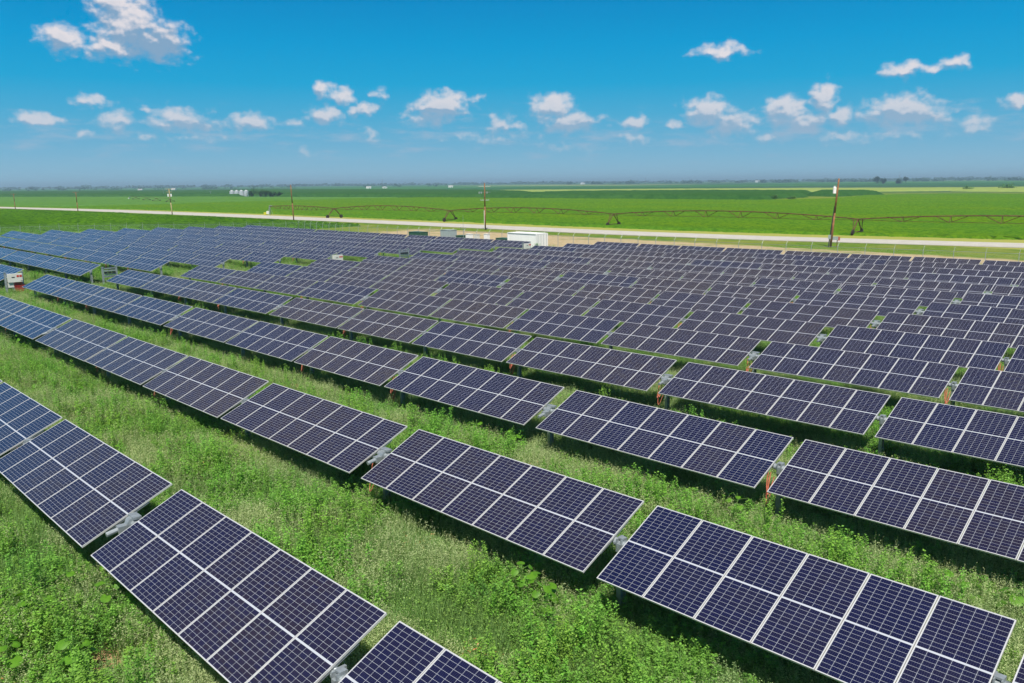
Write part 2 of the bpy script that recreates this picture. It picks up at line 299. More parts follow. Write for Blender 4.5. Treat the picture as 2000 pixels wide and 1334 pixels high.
# ---------------------------------------------------------------- mesh helper
class MB:
    def __init__(s): s.v = []; s.f = []; s.mi = []; s.cur = 0
    def add(s, V, F):
        o = len(s.v); s.v += [tuple(p) for p in V]; s.f += [tuple(i + o for i in f) for f in F]; s.mi += [s.cur] * len(F); return s
    def box(s, c, d, rot=None):
        hx, hy, hz = d[0]/2, d[1]/2, d[2]/2
        V = [Vector((x, y, z)) for x in (-hx, hx) for y in (-hy, hy) for z in (-hz, hz)]
        if rot is not None: V = [rot @ p for p in V]
        V = [p + Vector(c) for p in V]
        return s.add(V, [(0,1,3,2),(4,6,7,5),(0,4,5,1),(2,3,7,6),(0,2,6,4),(1,5,7,3)])
    def tube(s, p0, p1, r, r1=None, n=8, cap=True):
        p0 = Vector(p0); p1 = Vector(p1); r1 = r if r1 is None else r1
        z = (p1 - p0).normalized(); a = z.orthogonal().normalized(); b = z.cross(a)
        V = [p0 + (a*math.cos(2*PI*i/n) + b*math.sin(2*PI*i/n))*r for i in range(n)] + [p1 + (a*math.cos(2*PI*i/n) + b*math.sin(2*PI*i/n))*r1 for i in range(n)]
        F = [(i, (i+1) % n, n+(i+1) % n, n+i) for i in range(n)]
        if cap: F += [tuple(range(n-1, -1, -1)), tuple(range(n, 2*n))]
        return s.add(V, F)
    def path(s, pts, r, n=5):
        for a, b in zip(pts[:-1], pts[1:]): s.tube(a, b, r, n=n)
        return s
    def blob(s, c, rad, sub=2, amp=0.2, sq=(1, 1, 1)):
        import bmesh
        bm = bmesh.new(); bmesh.ops.create_icosphere(bm, subdivisions=sub, radius=1.0)
        V = []
        for v in bm.verts:
            k = 1 + amp * (random.random()*2-1); V.append((c[0]+v.co.x*rad*sq[0]*k, c[1]+v.co.y*rad*sq[1]*k, c[2]+v.co.z*rad*sq[2]*k))
        F = [tuple(x.index for x in f.verts) for f in bm.faces]; bm.free(); return s.add(V, F)
    def mesh(s, name, mats, smooth=False):
        me = bpy.data.meshes.new(name); me.from_pydata(s.v, [], s.f)
        for m_ in (mats if isinstance(mats, (list, tuple)) else [mats]): me.materials.append(m_)
        if len(me.materials) > 1: me.polygons.foreach_set('material_index', s.mi)
        if smooth: me.polygons.foreach_set('use_smooth', [True]*len(me.polygons))
        me.update(); return me
    def build(s, name, mats, parent=None, smooth=False, loc=(0, 0, 0), rot=(0, 0, 0)):
        return link(name, s.mesh(name, mats, smooth), parent, loc, rot)
PI = math.pi
def link(name, me, parent=None, loc=(0, 0, 0), rot=(0, 0, 0)):
    o = bpy.data.objects.new(name, me); COL.objects.link(o); o.parent = parent; o.location = loc; o.rotation_euler = rot; return o
def tag(o, label=None, cat=None, group=None, kind=None):
    for k, v in (('label', label), ('category', cat), ('group', group), ('kind', kind)):
        if v: o[k] = v
    return o
def thing(name, label, cat, loc, rot=(0, 0, 0), group=None):
    return tag(link(name, None, None, loc, rot), label, cat, group)
def npmesh(name, V, F, mat_, col=None, smooth=False):
    """V (n,3), F (m,k) arrays"""
    V = np.asarray(V, np.float32); F = np.asarray(F, np.int32); k = F.shape[1]
    me = bpy.data.meshes.new(name); me.vertices.add(len(V)); me.vertices.foreach_set('co', V.ravel())
    me.loops.add(F.size); me.loops.foreach_set('vertex_index', F.ravel())
    me.polygons.add(len(F)); me.polygons.foreach_set('loop_start', np.arange(0, F.size, k, dtype=np.int32))
    me.polygons.foreach_set('loop_total', np.full(len(F), k, np.int32))
    if smooth: me.polygons.foreach_set('use_smooth', np.ones(len(F), bool))
    me.update(calc_edges=True); me.validate()
    if mat_: me.materials.append(mat_)
    if col is not None:
        a = me.attributes.new('col', 'FLOAT_COLOR', 'POINT'); c = np.ones((len(V), 4), np.float32); c[:, :3] = col; a.data.foreach_set('color', c.ravel())
    return me

# ---------------------------------------------------------------- ground
def axis(lo, hi, step, far_lo, far_hi):
    a = list(np.arange(lo, hi + .01, step)); d = step; x = hi
    while x < far_hi: d *= 1.28; x += d; a.append(x)
    d = step; x = lo
    while x > far_lo: d *= 1.28; x -= d; a.insert(0, x)
    return np.array(a)
gx = axis(-204, 12, 2.0, -30000, 9000); gy = axis(-20, 124, 2.0, -1500, 30000)
GX, GY = np.meshgrid(gx, gy, indexing='ij'); GZ = gz(GX, GY) + (vn1(GX*0.7, GY*0.7) - 0.5) * 0.10 * (np.hypot(GX, GY) < 120)
V = np.stack([GX, GY, GZ], -1).reshape(-1, 3); nx, ny = len(gx), len(gy)
I, J = np.meshgrid(np.arange(nx-1), np.arange(ny-1), indexing='ij'); a = (I*ny+J).ravel()
g = link('ground', npmesh('ground', V, np.stack([a, a+ny, a+ny+1, a+1], -1), M['ground'], smooth=True)); tag(g, kind='structure')

# road: gently bending strip
far_e = [(-2600, -250), (-1500, -58), (-900, 46), (-494, 110), (-370, 127), (-258, 131.6), (-198, 132), (-134, 132), (-98, 132.4), (-72, 135), (-52, 139), (-34, 143), (40, 162), (400, 262)]
near_e = [(-2600, -260), (-1500, -68), (-900, 36.5), (-494, 100), (-370, 113), (-258, 119), (-198, 121.4), (-134, 122), (-98, 122.6), (-72, 125.6), (-52, 130), (-34, 134), (40, 153), (400, 252)]
rb = MB(); V = []; F = []
for i, (p, q) in enumerate(zip(near_e, far_e)):
    V += [(p[0], p[1], 0.03), (p[0], p[1]+.01, 0.14), (q[0], q[1]-.01, 0.14), (q[0], q[1], 0.03)]
    if i: o = 4*i; F += [(o-4+k, o+k, o+k+1, o-4+k+1) for k in range(3)]
rb.add(V, F); tag(rb.build('road', M['road']), kind='structure')

# crops: bumpy slabs standing on the plain
def inpoly(px, py, poly):
    c = np.zeros(px.shape, bool); n = len(poly)
    for i in range(n):
        x1, y1 = poly[i]; x2, y2 = poly[(i+1) % n]
        k = ((y1 > py) != (y2 > py)); xx = (x2-x1)*(py-y1)/((y2-y1) or 1e-9)+x1; c ^= k & (px < xx)
    return c
def crop(name, label, cat, poly, h, cell, amp, m_, cy=None):
    amp *= 1.0
    cy = cy or cell; P = np.array(poly); x0, y0 = P.min(0)-cell; x1, y1 = P.max(0)+cell
    xs = np.arange(x0, x1, cell); ys = np.arange(y0, y1, cy); A, B = np.meshgrid(xs, ys, indexing='ij')
    A = A + (rng.random(A.shape)-.5)*cell*.6; B = B + (rng.random(B.shape)-.5)*cy*.6
    ins = inpoly(A, B, poly); Z = np.where(ins, h*(1-amp/2)+h*amp*(rng.random(A.shape)*.6+.4*vn2(A*0.15, B*0.15)), -0.3)
    nx, ny = A.shape; I, J = np.meshgrid(np.arange(nx-1), np.arange(ny-1), indexing='ij'); a = (I*ny+J).ravel()
    F = np.stack([a, a+ny, a+ny+1, a+1], -1); keep = ins.ravel()[F].any(1); F = F[keep]
    u, inv = np.unique(F, return_inverse=True); V = np.stack([A, B, Z], -1).reshape(-1, 3)[u]
    return tag(link(name, npmesh(name, V, inv.reshape(F.shape), m_)), label, cat, kind='stuff')
crop('soybean_crop', 'lush dark green soybean field between the left fence and the road', 'crop field',
     [(-166, 112), (-252, 111), (-330, 106), (-450, 92), (-620, 64), (-620, -60), (-200, -60), (-187, 38), (-169, 88)], 0.6, 0.8, 1.1, M['soy_lush'])
soypoly = [(-500, 114), (-372, 134), (-258, 140), (-134, 140.5), (-98, 141), (-74, 144), (-54, 148.5), (-34, 153), (60, 177), (220, 218), (220, 560), (-136, 556), (-178, 567), (-198, 526), (-205, 499), (-186, 412), (-191, 388), (-205, 371), (-274, 368), (-370, 363), (-454, 360), (-472, 311), (-464, 240), (-457, 205), (-443, 158), (-447, 129)]
crop('soybean_crop', 'bright green soybean field beyond the road under the long irrigation arm', 'crop field', soypoly, 0.45, 1.1, 1.1, M['soy'])
crop('soybean_crop', 'light green soybean field in front of the grain bins', 'crop field',
     [(-1250, 60), (-1000, 214), (-690, 326), (-617, 326), (-480, 356), (-479, 318), (-474, 245), (-468, 207), (-454, 162), (-460, 133), (-512, 116), (-640, 92), (-900, 50)], 0.5, 2.5, 0.6, M['soy_pale'])
crop('corn_crop', 'dark green corn field at far left behind the light green field', 'crop field',
     [(-690, 338), (-1005, 228), (-1300, 120), (-2600, 250), (-2193, 492), (-1397, 675)], 2.3, 5, 0.35, M['corn'])
crop('corn_crop', 'dark green corn field with a straight edge behind the bright soybean field', 'crop field',
     [(-640, 348), (-479, 367), (-376, 371), (-282, 380), (-212, 382), (-218, 440), (-285, 590), (-339, 598), (-423, 595), (-490, 548), (-466, 482), (-560, 560), (-704, 640), (-1097, 730), (-1589, 810), (-1400, 672), (-760, 385)], 2.3, 3.5, 0.35, M['corn'])
crop('corn_crop', 'small dark green corn patch behind the leaning utility pole', 'crop field',
     [(-210, 470), (-216, 545), (-248, 600), (-285, 612), (-232, 480)], 2.2, 3.5, 0.35, M['corn'])
crop('wheat_crop', 'pale yellow green crop strip beyond the corn', 'crop field',
     [(-677, 632), (-466, 480), (-490, 545), (-427, 596), (-340, 600), (-234, 690), (-150, 900), (-426, 870), (-560, 820), (-760, 720)], 1.0, 5, 0.4, M['wheat'])
crop('wheat_crop', 'pale yellow green crop at far right before the distant trees', 'crop field',
     [(-209, 680), (-163, 660), (-60, 640), (-100, 1000), (-230, 960), (-262, 820)], 1.0, 5, 0.4, M['wheat'])

# ---------------------------------------------------------------- solar tables
TILT = R(23.8); Y0, DY = 5.187, 6.0821
CT, ST = math.cos(TILT), math.sin(TILT)
def module_mesh():
    W, L, T = 0.992, 1.99, 0.036; lip = 0.011
    me = MB(); hx, hy = W/2, L/2
    me.cur = 0
    for (c, d) in (((0, -hy+lip/2, -T/2), (W, lip, T)), ((0, hy-lip/2, -T/2), (W, lip, T)), ((-hx+lip/2, 0, -T/2), (lip, L-2*lip, T)), ((hx-lip/2, 0, -T/2), (lip, L-2*lip, T))): me.box(c, d)
    me.cur = 1; n0 = len(me.f)
    me.add([(-hx+lip, -hy+lip, -0.003), (hx-lip, -hy+lip, -0.003), (hx-lip, hy-lip, -0.003), (-hx+lip, hy-lip, -0.003)], [(0, 1, 2, 3)])
    me.cur = 2
    me.add([(-hx+lip, -hy+lip, -0.009), (hx-lip, -hy+lip, -0.009), (hx-lip, hy-lip, -0.009), (-hx+lip, hy-lip, -0.009)], [(3, 2, 1, 0)])
    mesh = me.mesh('solar_module', [M['alu'], M['cells'], M['white']])
    uv = mesh.uv_layers.new(name='uv')
    for li, l in enumerate(mesh.loops):
        co = mesh.vertices[l.vertex_index].co; uv.data[li].uv = (co.x + 0.5, co.y + 1.0)
    return mesh
MOD = module_mesh()
def tube_mesh(L):
    b = MB(); b.tube((-0.25, 0, -0.13), (L + 0.1, 0, -0.13), 0.062, n=8)
    return b.mesh('torque_tube', M['steel'], True)
def rails_mesh(N, pitch):
    b = MB(); V = []; F = []          # one pressed steel strip: a raised rail under every module joint, thin web between
    xs = []
    for i in range(N + 1):
        c = i*pitch - (0.004 if i < N else 0.045) + (0.03 if i == 0 else 0); xs += [(c-.03, .09), (c-.025, .45), (c+.025, .45), (c+.03, .09)]
    for x_, w_ in xs:
        for z_ in (-.074, -.038): V += [(x_, -w_, z_), (x_, w_, z_)]
    for i in range(len(xs)-1):
        o = 4*i; F += [(o, o+1, o+5, o+4), (o+2, o+6, o+7, o+3), (o, o+4, o+6, o+2), (o+1, o+3, o+7, o+5)]
    F += [(0, 2, 3, 1), (len(V)-4, len(V)-3, len(V)-1, len(V)-2)]; b.add(V, F)
    return b.mesh('mounting_rail', M['steel'])
def post_mesh():
    b = MB(); h = HSHAFT - 0.22
    b.box((0, 0, (h-0.4)/2), (0.008, 0.15, h+0.4)); b.box((0, 0.079, (h-0.4)/2), (0.10, 0.008, h+0.4)); b.box((0, -0.079, (h-0.4)/2), (0.10, 0.008, h+0.4))
    return b.mesh('post', M['steel'])
def bearing_mesh(w):
    b = MB(); z = HSHAFT
    b.box((0, 0, z-0.24), (0.12, 0.2, 0.03)); b.box((-w*.16, 0, z-0.12), (0.02, 0.19, 0.22)); b.box((w*.16, 0, z-0.12), (0.02, 0.19, 0.22))
    b.tube((-w*.5, 0, z-.12), (w*.5, 0, z-.12), 0.066, n=12); b.box((0, 0.02, z-0.01), (w*.40, 0.12, 0.03))
    b.box((w*.05, -0.10, z-0.16), (w*.28, 0.04, 0.16)); b.box((-w*.28, 0.09, z-0.07), (0.05, 0.12, 0.1))
    return b.mesh('bearing_housing', M['steel'])
def drive_mesh(w):
    b = MB(); z = HSHAFT
    b.tube((-w*.45, 0, z-.12), (w*.45, 0, z-.12), 0.085, n=14); b.tube((-w*.15, 0, z-.12), (w*.15, 0, z-.12), 0.15, n=18); b.box((0, 0, z-0.27), (0.2, 0.3, 0.05))
    b.box((0, -0.2, z-0.16), (0.16, 0.22, 0.14)); b.tube((0, -0.3, z-.16), (0, -0.52, z-.2), 0.05, n=10); b.box((0, 0.04, z+0.02), (0.3, 0.16, 0.05))
    return b.mesh('drive_motor', M['steel'])
def cable_mesh(seed, n=3):
    r = random.Random(seed); b = MB()
    for k in range(n):
        d = 0.25 + r.random()*.35; x0 = -0.1 + r.random()*.1; y0 = -0.15 - r.random()*.1; P = []
        for i in range(9):
            t_ = i/8; P.append((x0 + (t_-.5)*.3*(1 if k % 2 else .3) + r.uniform(-.01, .01), y0 - .25*math.sin(t_*PI) , HSHAFT - .2 - d*math.sin(t_*PI)*1.3 - .1*t_))
        b.path(P, 0.009, 5)
    return b.mesh('cable', M['cable'])
PITCH = 1.0071
TUBES = {n: tube_mesh(n*PITCH) for n in (6, 7)}; RAILS = {n: rails_mesh(n, PITCH) for n in (6, 7)}
POST = post_mesh(); BEAR = bearing_mesh(0.3); DRIVE = drive_mesh(0.5); CABLES = [cable_mesh(i, 3 + i % 3) for i in range(5)]
NUM = ['first', 'second', 'third', 'fourth', 'fifth', 'sixth', 'seventh', 'eighth', 'ninth', 'tenth', 'eleventh', 'twelfth', 'thirteenth', 'fourteenth']
NW = {6: 'six', 7: 'seven'}
near_tabs = [(-70.47, 7), (-63.17, 6), (-56.97, 6), (-50.72, 7), (-43.22, 7), (-35.99, 6), (-29.73, 6), (-23.41, 7), (-15.87, 7), (-8.52, 6), (-2.28, 6), (4.0, 7)]
far_tabs = []
x = -77.05
for gi in range(3):
    for n in (7, 6, 6, 7):
        x -= n*PITCH; far_tabs.append((x, n)); x -= 0.2
    x -= 0.27
def seen(x0, n, Y, z):
    ok = False
    for X in (x0, x0+n*PITCH):
        for dy in (-1, 1):
            p = proj(X, Y+dy, z)
            if p is None: continue
            if -130 < p[0] < 2130 and p[1] < 1480: ok = True
    return ok
proto = {}
def make_table(x0, n, k, idx, label, group, last=False, first=False):
    Y = Y0 + DY*k; L = n*PITCH; z0 = gzf(x0, Y); z1 = gzf(x0+L, Y)
    ry = -math.atan2(z1-z0, L)
    o = thing('solar_table', label, 'solar panels', (x0, Y, z0), (0, ry, 0), group)
    jt = TILT + R(random.uniform(-.9, .9)); mid = math.exp(-((x0 + 48)/26)**2); tone = min(1, max(0, random.uniform(0, .35) + mid*random.choice((.2, .8, .8))))  # random tone, plus brown view-angle sheen painted into tables of the middle band
    for i in range(n):
        c = link('solar_module', MOD, o, ((i+.5)*PITCH, 0, HSHAFT + random.uniform(-.002, .002)), (jt, 0, 0))
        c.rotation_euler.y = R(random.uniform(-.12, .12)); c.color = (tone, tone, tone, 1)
    link('torque_tube', TUBES[n], o, (0, 0, HSHAFT), (jt, 0, 0)); link('mounting_rail', RAILS[n], o, (0, 0, HSHAFT), (jt, 0, 0))
    isd = n == 7 and not first and not ((idx in (3,)) )
    wide = idx in (4, 8)
    if first: off = -0.12
    else: off = -0.24 if wide else -0.14
    link('post', POST, o, (off, 0, 0))
    if wide: link('drive_motor', DRIVE, o, (off, 0, 0))
    else: link('bearing_housing', BEAR, o, (off, 0, 0))
    if Y < 60 and not first and (k*7+idx*3) % 5 < 3: link('cable', CABLES[(k*5+idx) % 5], o, (off, 0, 0))
    if last:
        link('post', POST, o, (L + 0.12, 0, 0)); link('bearing_housing', BEAR, o, (L + 0.12, 0, 0))
ntab = 0
for k in range(14):
    Y = Y0 + DY*k; vis = [(i, x0, n) for i, (x0, n) in enumerate(near_tabs) if seen(x0, n, Y, gzf(x0, Y)+HSHAFT) and x0 < 2]
    for j, (i, x0, n) in enumerate(vis):
        if k < 2: lab = '%s-panel solar table, %s from the left edge in the %s row' % (NW[n], NUM[j], ('nearest', 'second nearest')[k])
        else: lab = '%s-panel solar table, %s from the aisle in %s row of the near array' % (NW[n], NUM[i], NUM[k])
        make_table(x0, n, k, i, lab, 'solar tables of the near array', first=(i == 0)); ntab += 1
for k in range(1, 13):
    Y = Y0 + DY*k; vis = [(i, x0, n) for i, (x0, n) in enumerate(far_tabs) if seen(x0, n, Y, gzf(x0, Y)+HSHAFT)]
    for j, (i, x0, n) in enumerate(vis):
        lab = '%s-panel solar table, %s from the aisle in %s row of the far array' % (NW[n], NUM[i], NUM[k])
        make_table(x0, n, k, 4 if i in (3, 7) else 1, lab, 'solar tables of the far left array', last=(i == 0)); ntab += 1
print('tables', ntab)

# ---------------------------------------------------------------- weeds
class Clump:
    def __init__(s, seed): s.r = np.random.default_rng(seed); s.V = []; s.F = []; s.C = []; s.n = 0
    def quad(s, P, c):   # P (m,4,3)
        m = len(P); s.V.append(P.reshape(-1, 3)); s.F.append(np.arange(m*4).reshape(m, 4) + s.n); s.n += m*4
        s.C.append(np.repeat(c, 4, 0)); return s
    def blades(s, n, rad, h0, h1, w, col, bend=0.35, cv=0.25):
        r = s.r; a = r.random(n)*2*PI; d = rad*np.sqrt(r.random(n)); b = np.stack([d*np.cos(a), d*np.sin(a), np.zeros(n)], -1)
        h = h0 + (h1-h0)*r.random(n); t = r.random(n)*2*PI; dr = np.stack([np.cos(t), np.sin(t), np.zeros(n)], -1); sd = np.stack([-np.sin(t), np.cos(t), np.zeros(n)], -1)
        bd = bend*r.random(n)*h; up = np.array([0, 0, 1.0]); W = (w*(.6+.8*r.random(n)))[:, None]
        m1 = b + dr*(bd*.3)[:, None] + up*(h*.6)[:, None]; tp = b + dr*bd[:, None] + up*(h*.97)[:, None]
        c = np.array(col)[None]*(1-cv+2*cv*r.random((n, 1)))
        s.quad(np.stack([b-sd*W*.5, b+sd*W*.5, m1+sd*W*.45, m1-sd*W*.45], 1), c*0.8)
        s.quad(np.stack([m1-sd*W*.45, m1+sd*W*.45, tp+sd*W*.06, tp-sd*W*.06], 1), c)
        return tp, dr
    def leaves(s, C0, size, col, cv=0.3, up=0.45, asp=0.62):
        n = len(C0); r = s.r; a = r.random(n)*2*PI; el = (r.random(n)-.25)*1.1*(1-up)
        d = np.stack([np.cos(a)*np.cos(el), np.sin(a)*np.cos(el), np.sin(el)], -1); ro = (r.random(n)-.5)*1.2
        s0 = np.stack([-np.sin(a), np.cos(a), np.zeros(n)], -1); nn = np.cross(d, s0); sd = s0*np.cos(ro)[:, None] + nn*np.sin(ro)[:, None]
        L = (size*(.55+.9*r.random(n)))[:, None]; W = L*asp
        s.quad(np.stack([C0, C0+d*L*.5+sd*W*.5, C0+d*L, C0+d*L*.5-sd*W*.5], 1), np.array(col)[None]*(1-cv+2*cv*r.random((n, 1))))
    def me(s, name, m_): return npmesh(name, np.concatenate(s.V), np.concatenate(s.F), m_, np.clip(np.concatenate(s.C), 0, 1))
def oat(seed, h=0.62, pale=(0.20, 0.26, 0.11)):
    c = Clump(seed); c.blades(260, .58, .2, .5, .009, (0.075, 0.15, 0.04), .5)
    tp, dr = c.blades(130, .56, h*.55, h*1.05, .005, (0.14, 0.21, 0.07), .3)
    r = c.r; k = 13; f = r.random((len(tp)*k, 1)); P = np.repeat(tp, k, 0) - np.array([0, 0, .22])*f + (r.random((len(tp)*k, 3))-.5)*np.array([.07, .07, .03])*(.35+f)
    c.leaves(P, .024, pale, .3, .15, .42); return c.me('oat_clump', M['leaf'])
def leafy(seed, h=0.7, col=(0.095, 0.205, 0.030), stems=16, per=85, size=.040, rad=.42):
    c = Clump(seed); r = c.r
    tp, dr = c.blades(stems, rad, h*.55, h, .012, (0.08, 0.16, 0.04), .3)
    t = r.random((stems, per))**0.65; base = tp - np.array([0, 0, 1])*tp[:, 2:3]; ctr = base[:, None] + (tp-base)[:, None]*t[..., None]
    sp = (1.15 - t)[..., None]
    off = (r.random((stems, per, 3))-.5)*np.array([.26, .26, .08])*sp; c.leaves((ctr+off).reshape(-1, 3), size, col, .35, .5, .55)
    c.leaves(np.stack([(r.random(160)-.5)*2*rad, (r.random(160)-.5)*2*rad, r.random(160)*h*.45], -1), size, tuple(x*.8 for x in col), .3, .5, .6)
    c.blades(110, rad*1.3, .12, .42, .008, (0.07, 0.14, 0.035), .5); return c.me('leafy_clump', M['leaf'])
def filler(seed, col=(0.085, 0.165, 0.042), h=.42):
    c = Clump(seed); c.blades(520, .64, .12, h, .009, col, .7); r = c.r
    c.leaves(np.stack([(r.random(220)-.5)*1.3, (r.random(220)-.5)*1.3, .05+r.random(220)*h*.8], -1), .030, (0.11, 0.20, 0.04), .35, .5); return c.me('grass_clump', M['leaf'])
def orange(seed):
    c = Clump(seed); c.blades(70, .4, .15, .45, .008, (0.26, 0.18, 0.08), .5); r = c.r
    c.leaves(np.stack([(r.random(120)-.5)*.7, (r.random(120)-.5)*.7, .1+r.random(120)*.35], -1), .03, (0.33, 0.15, 0.06), .35); return c.me('dry_clump', M['leaf'])
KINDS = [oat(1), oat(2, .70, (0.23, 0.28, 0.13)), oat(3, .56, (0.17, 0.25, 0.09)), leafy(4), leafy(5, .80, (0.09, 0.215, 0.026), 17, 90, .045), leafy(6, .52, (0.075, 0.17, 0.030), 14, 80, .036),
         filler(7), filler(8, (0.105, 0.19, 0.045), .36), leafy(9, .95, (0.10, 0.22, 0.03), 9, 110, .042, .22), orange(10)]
lib = bpy.data.collections.new('plant_library')
for i, me in enumerate(KINDS): lib.objects.link(bpy.data.objects.new('plant_%02d' % i, me))

BP = [(-15.92, 2.96, 6, .34, .62, 'large heart-leaved plant nearest the bottom left corner, leftmost of the foreground'), (-15.50, 3.30, 5, .30, .55, 'heart-leaved plant close beside the bottom left large-leaved one, to its right'),
 (-16.49, 4.06, 6, .26, .6, 'heart-leaved plant at lower left, just above the bottom left pair'), (-15.32, 4.5, 7, .28, .62, 'heart-leaved plant beside the lower left edge of the nearest solar table'),
 (-13.53, 3.25, 7, .32, .6, 'heart-leaved plant in front of the bare soil patch at bottom left'), (-10.15, 10.12, 8, .34, .72, 'tallest heart-leaved plant in the open grass below the second row, left of its neighbour'),
 (-9.58, 10.12, 6, .34, .6, 'heart-leaved plant in the open grass below the second row, right of its neighbour'), (-9.26, 16.47, 7, .3, .7, 'heart-leaved plant in the shade strip of the third row'),
 (-4.54, 15.62, 7, .32, .7, 'heart-leaved plant behind the second row at right, left of its close neighbour'), (-4.1, 15.9, 6, .3, .6, 'heart-leaved plant behind the second row at right, between two similar plants'),
 (-3.27, 15.81, 6, .34, .7, 'heart-leaved plant at the right edge of the photo'), (-18.58, 16.52, 6, .26, .66, 'heart-leaved plant in the middle strip below the third row, left of its neighbour'),
 (-16.97, 16.8, 6, .26, .66, 'heart-leaved plant in the middle strip below the third row, right of its neighbour'), (-22.59, 9.2, 6, .22, .6, 'small heart-leaved plant in the grass between first and second rows, middle left'),
 (-36.29, 8.62, 6, .26, .6, 'heart-leaved plant at left between first and second rows, nearest the left edge'), (-33.67, 9.37, 6, .24, .6, 'heart-leaved plant at left between first and second rows, second from the left edge'),
 (-24.29, 7.51, 6, .22, .6, 'small heart-leaved plant just above the first row at middle left'), (-47.1, 10.72, 8, .34, .95, 'bushy heart-leaved plant against the second row at far left'),
 (-16.42, 4.85, 5, .2, .5, 'small heart-leaved plant touching the lower left corner of the nearest table'), (-14.34, 2.45, 6, .3, .55, 'heart-leaved plant cut by the bottom left edge of the photo')]
def scatter():
    pts = []
    def ring(x0, x1, y0, y1, step):
        xs, ys = np.meshgrid(np.arange(x0, x1, step), np.arange(y0, y1, step), indexing='ij')
        return np.stack([(xs+rng.random(xs.shape)*step).ravel(), (ys+rng.random(ys.shape)*step).ravel()], -1)
    for (r0, r1, st) in ((0, 26, .31), (26, 48, .42), (48, 90, .66), (90, 190, 1.0)):
        P = ring(-182, 6, 1.5, 92.5, st); D = np.hypot(P[:, 0], P[:, 1]); P = P[(D >= r0) & (D < r1)]; pts.append(np.c_[P, np.full(len(P), st)])
    P = np.concatenate(pts); X, Y, st = P.T
    Z = gz(X, Y)
    dx, dy, dz = X, Y, Z+.4-10; c = dx*FW.x+dy*FW.y+dz*FW.z; u = 1000+FPX*(dx*RT.x+dy*RT.y+dz*RT.z)/np.maximum(c, .3); v = 667-FPX*(dx*UP.x+dy*UP.y+dz*UP.z)/np.maximum(c, .3)
    keep = (c > 2) & (u > -260) & (u < 2260) & (v < 1560)
    # gravel pad behind the arrays
    keep &= ~((Y + (vn3(X*.4, Y*.4)-.5)*3 > 86.5) & (X > -146))
    X, Y, Z, st = X[keep], Y[keep], Z[keep], st[keep]; n = len(X); q = rng.random(n)
    a = vn1(X*.22, Y*.22)*.6 + vn2(X*.75, Y*.75)*.4; b = vn3(X*.3+9, Y*.3)*.55 + vn4(X*1.1, Y*1.1)*.45
    # dense weeds towards the foot of each row
    ph = ((Y - Y0) / DY) % 1.0; lee = np.exp(-((ph-0.72)/.13)**2)
    kind = np.full(n, 6); kind[(q > .75)] = 7
    o = (a + (rng.random(n)-.5)*.30) > .40; kind[o & (q < .70)] = rng.integers(0, 3, n)[o & (q < .70)]
    l = (b + lee*.18 + (rng.random(n)-.5)*.22) > .50; kk = rng.choice([3, 3, 4, 5, 5, 8], n); kind[l & (q > .35)] = kk[l & (q > .35)]
    soilp = vn4(X*.5+31, Y*.5+3)*.7 + vn2(X*1.6, Y*1.6)*.3 > .86
    soilp |= (np.hypot(X+13.75, (Y-3.85)*1.1) < .55)
    for b_ in BP: soilp |= np.hypot(X-b_[0], Y-b_[1]) < (.38 if b_[1] < 5 else .28)
    kind[(rng.random(n) > .996)] = 9
    s = (.75 + .5*rng.random(n)) * np.where(st > .9, 1.75, np.where(st > .6, 1.35, 1.0)); zs = s*(.48+.45*vn2(X*.15, Y*.15)+1.0*vn3(X*.8, Y*.8)**1.5+.25*vn4(X*2.2, Y*2.2)); zs = np.where(st > .6, zs/np.where(st > .9, 1.7, 1.3), zs)
    # low plants right below the panels
    under = (ph < .13) | (ph > .88); zs = np.where(under, zs*.8, zs*(1 + .28*lee)); zs = np.where((X < -30) & ~under, zs*1.18, zs)
    nearrow = (ph < .26) | (ph > .74); kind[nearrow & ((kind == 8) | (kind == 4))] = 5; zs = np.where(nearrow, np.minimum(zs, 1.15), np.minimum(zs, 1.5))
    al = (np.abs(X+74) < 2.6); kind[al & (rng.random(n) < .10) & (Y < 45)] = 9
    dn = np.hypot(X+13.4, Y-3.0); zs = np.where(dn < 1.3, zs*.7, zs)
    keep = ~soilp; V = np.stack([X, Y, Z-.02], -1)[keep]
    me = bpy.data.meshes.new('weeds'); me.vertices.add(len(V)); me.vertices.foreach_set('co', V.astype(np.float32).ravel())
    for nm, ty, arr in (('kind', 'INT', kind[keep].astype(np.int32)), ('turn', 'FLOAT', (rng.random(n)*6.283)[keep].astype(np.float32)), ('sx', 'FLOAT', s[keep].astype(np.float32)), ('sz', 'FLOAT', zs[keep].astype(np.float32))):
        at = me.attributes.new(nm, ty, 'POINT'); at.data.foreach_set('value', arr)
    o = link('weeds', me); tag(o, 'dense green weeds and oat grass growing between the panel rows', 'weeds', kind='stuff')
    ng = bpy.data.node_groups.new('scatter_weeds', 'GeometryNodeTree')
    ng.interface.new_socket('Geometry', in_out='INPUT', socket_type='NodeSocketGeometry'); ng.interface.new_socket('Geometry', in_out='OUTPUT', socket_type='NodeSocketGeometry')
    N = ng.nodes; L = ng.links; gi = N.new('NodeGroupInput'); go = N.new('NodeGroupOutput'); ip = N.new('GeometryNodeInstanceOnPoints'); ci = N.new('GeometryNodeCollectionInfo')
    ci.inputs['Collection'].default_value = lib; ci.inputs['Separate Children'].default_value = True; ci.inputs['Reset Children'].default_value = True
    def at(name, ty):
        a_ = N.new('GeometryNodeInputNamedAttribute'); a_.data_type = ty; a_.inputs['Name'].default_value = name; return a_.outputs['Attribute']
    L.new(gi.outputs[0], ip.inputs['Points']); L.new(ci.outputs[0], ip.inputs['Instance']); ip.inputs['Pick Instance'].default_value = True
    L.new(at('kind', 'INT'), ip.inputs['Instance Index'])
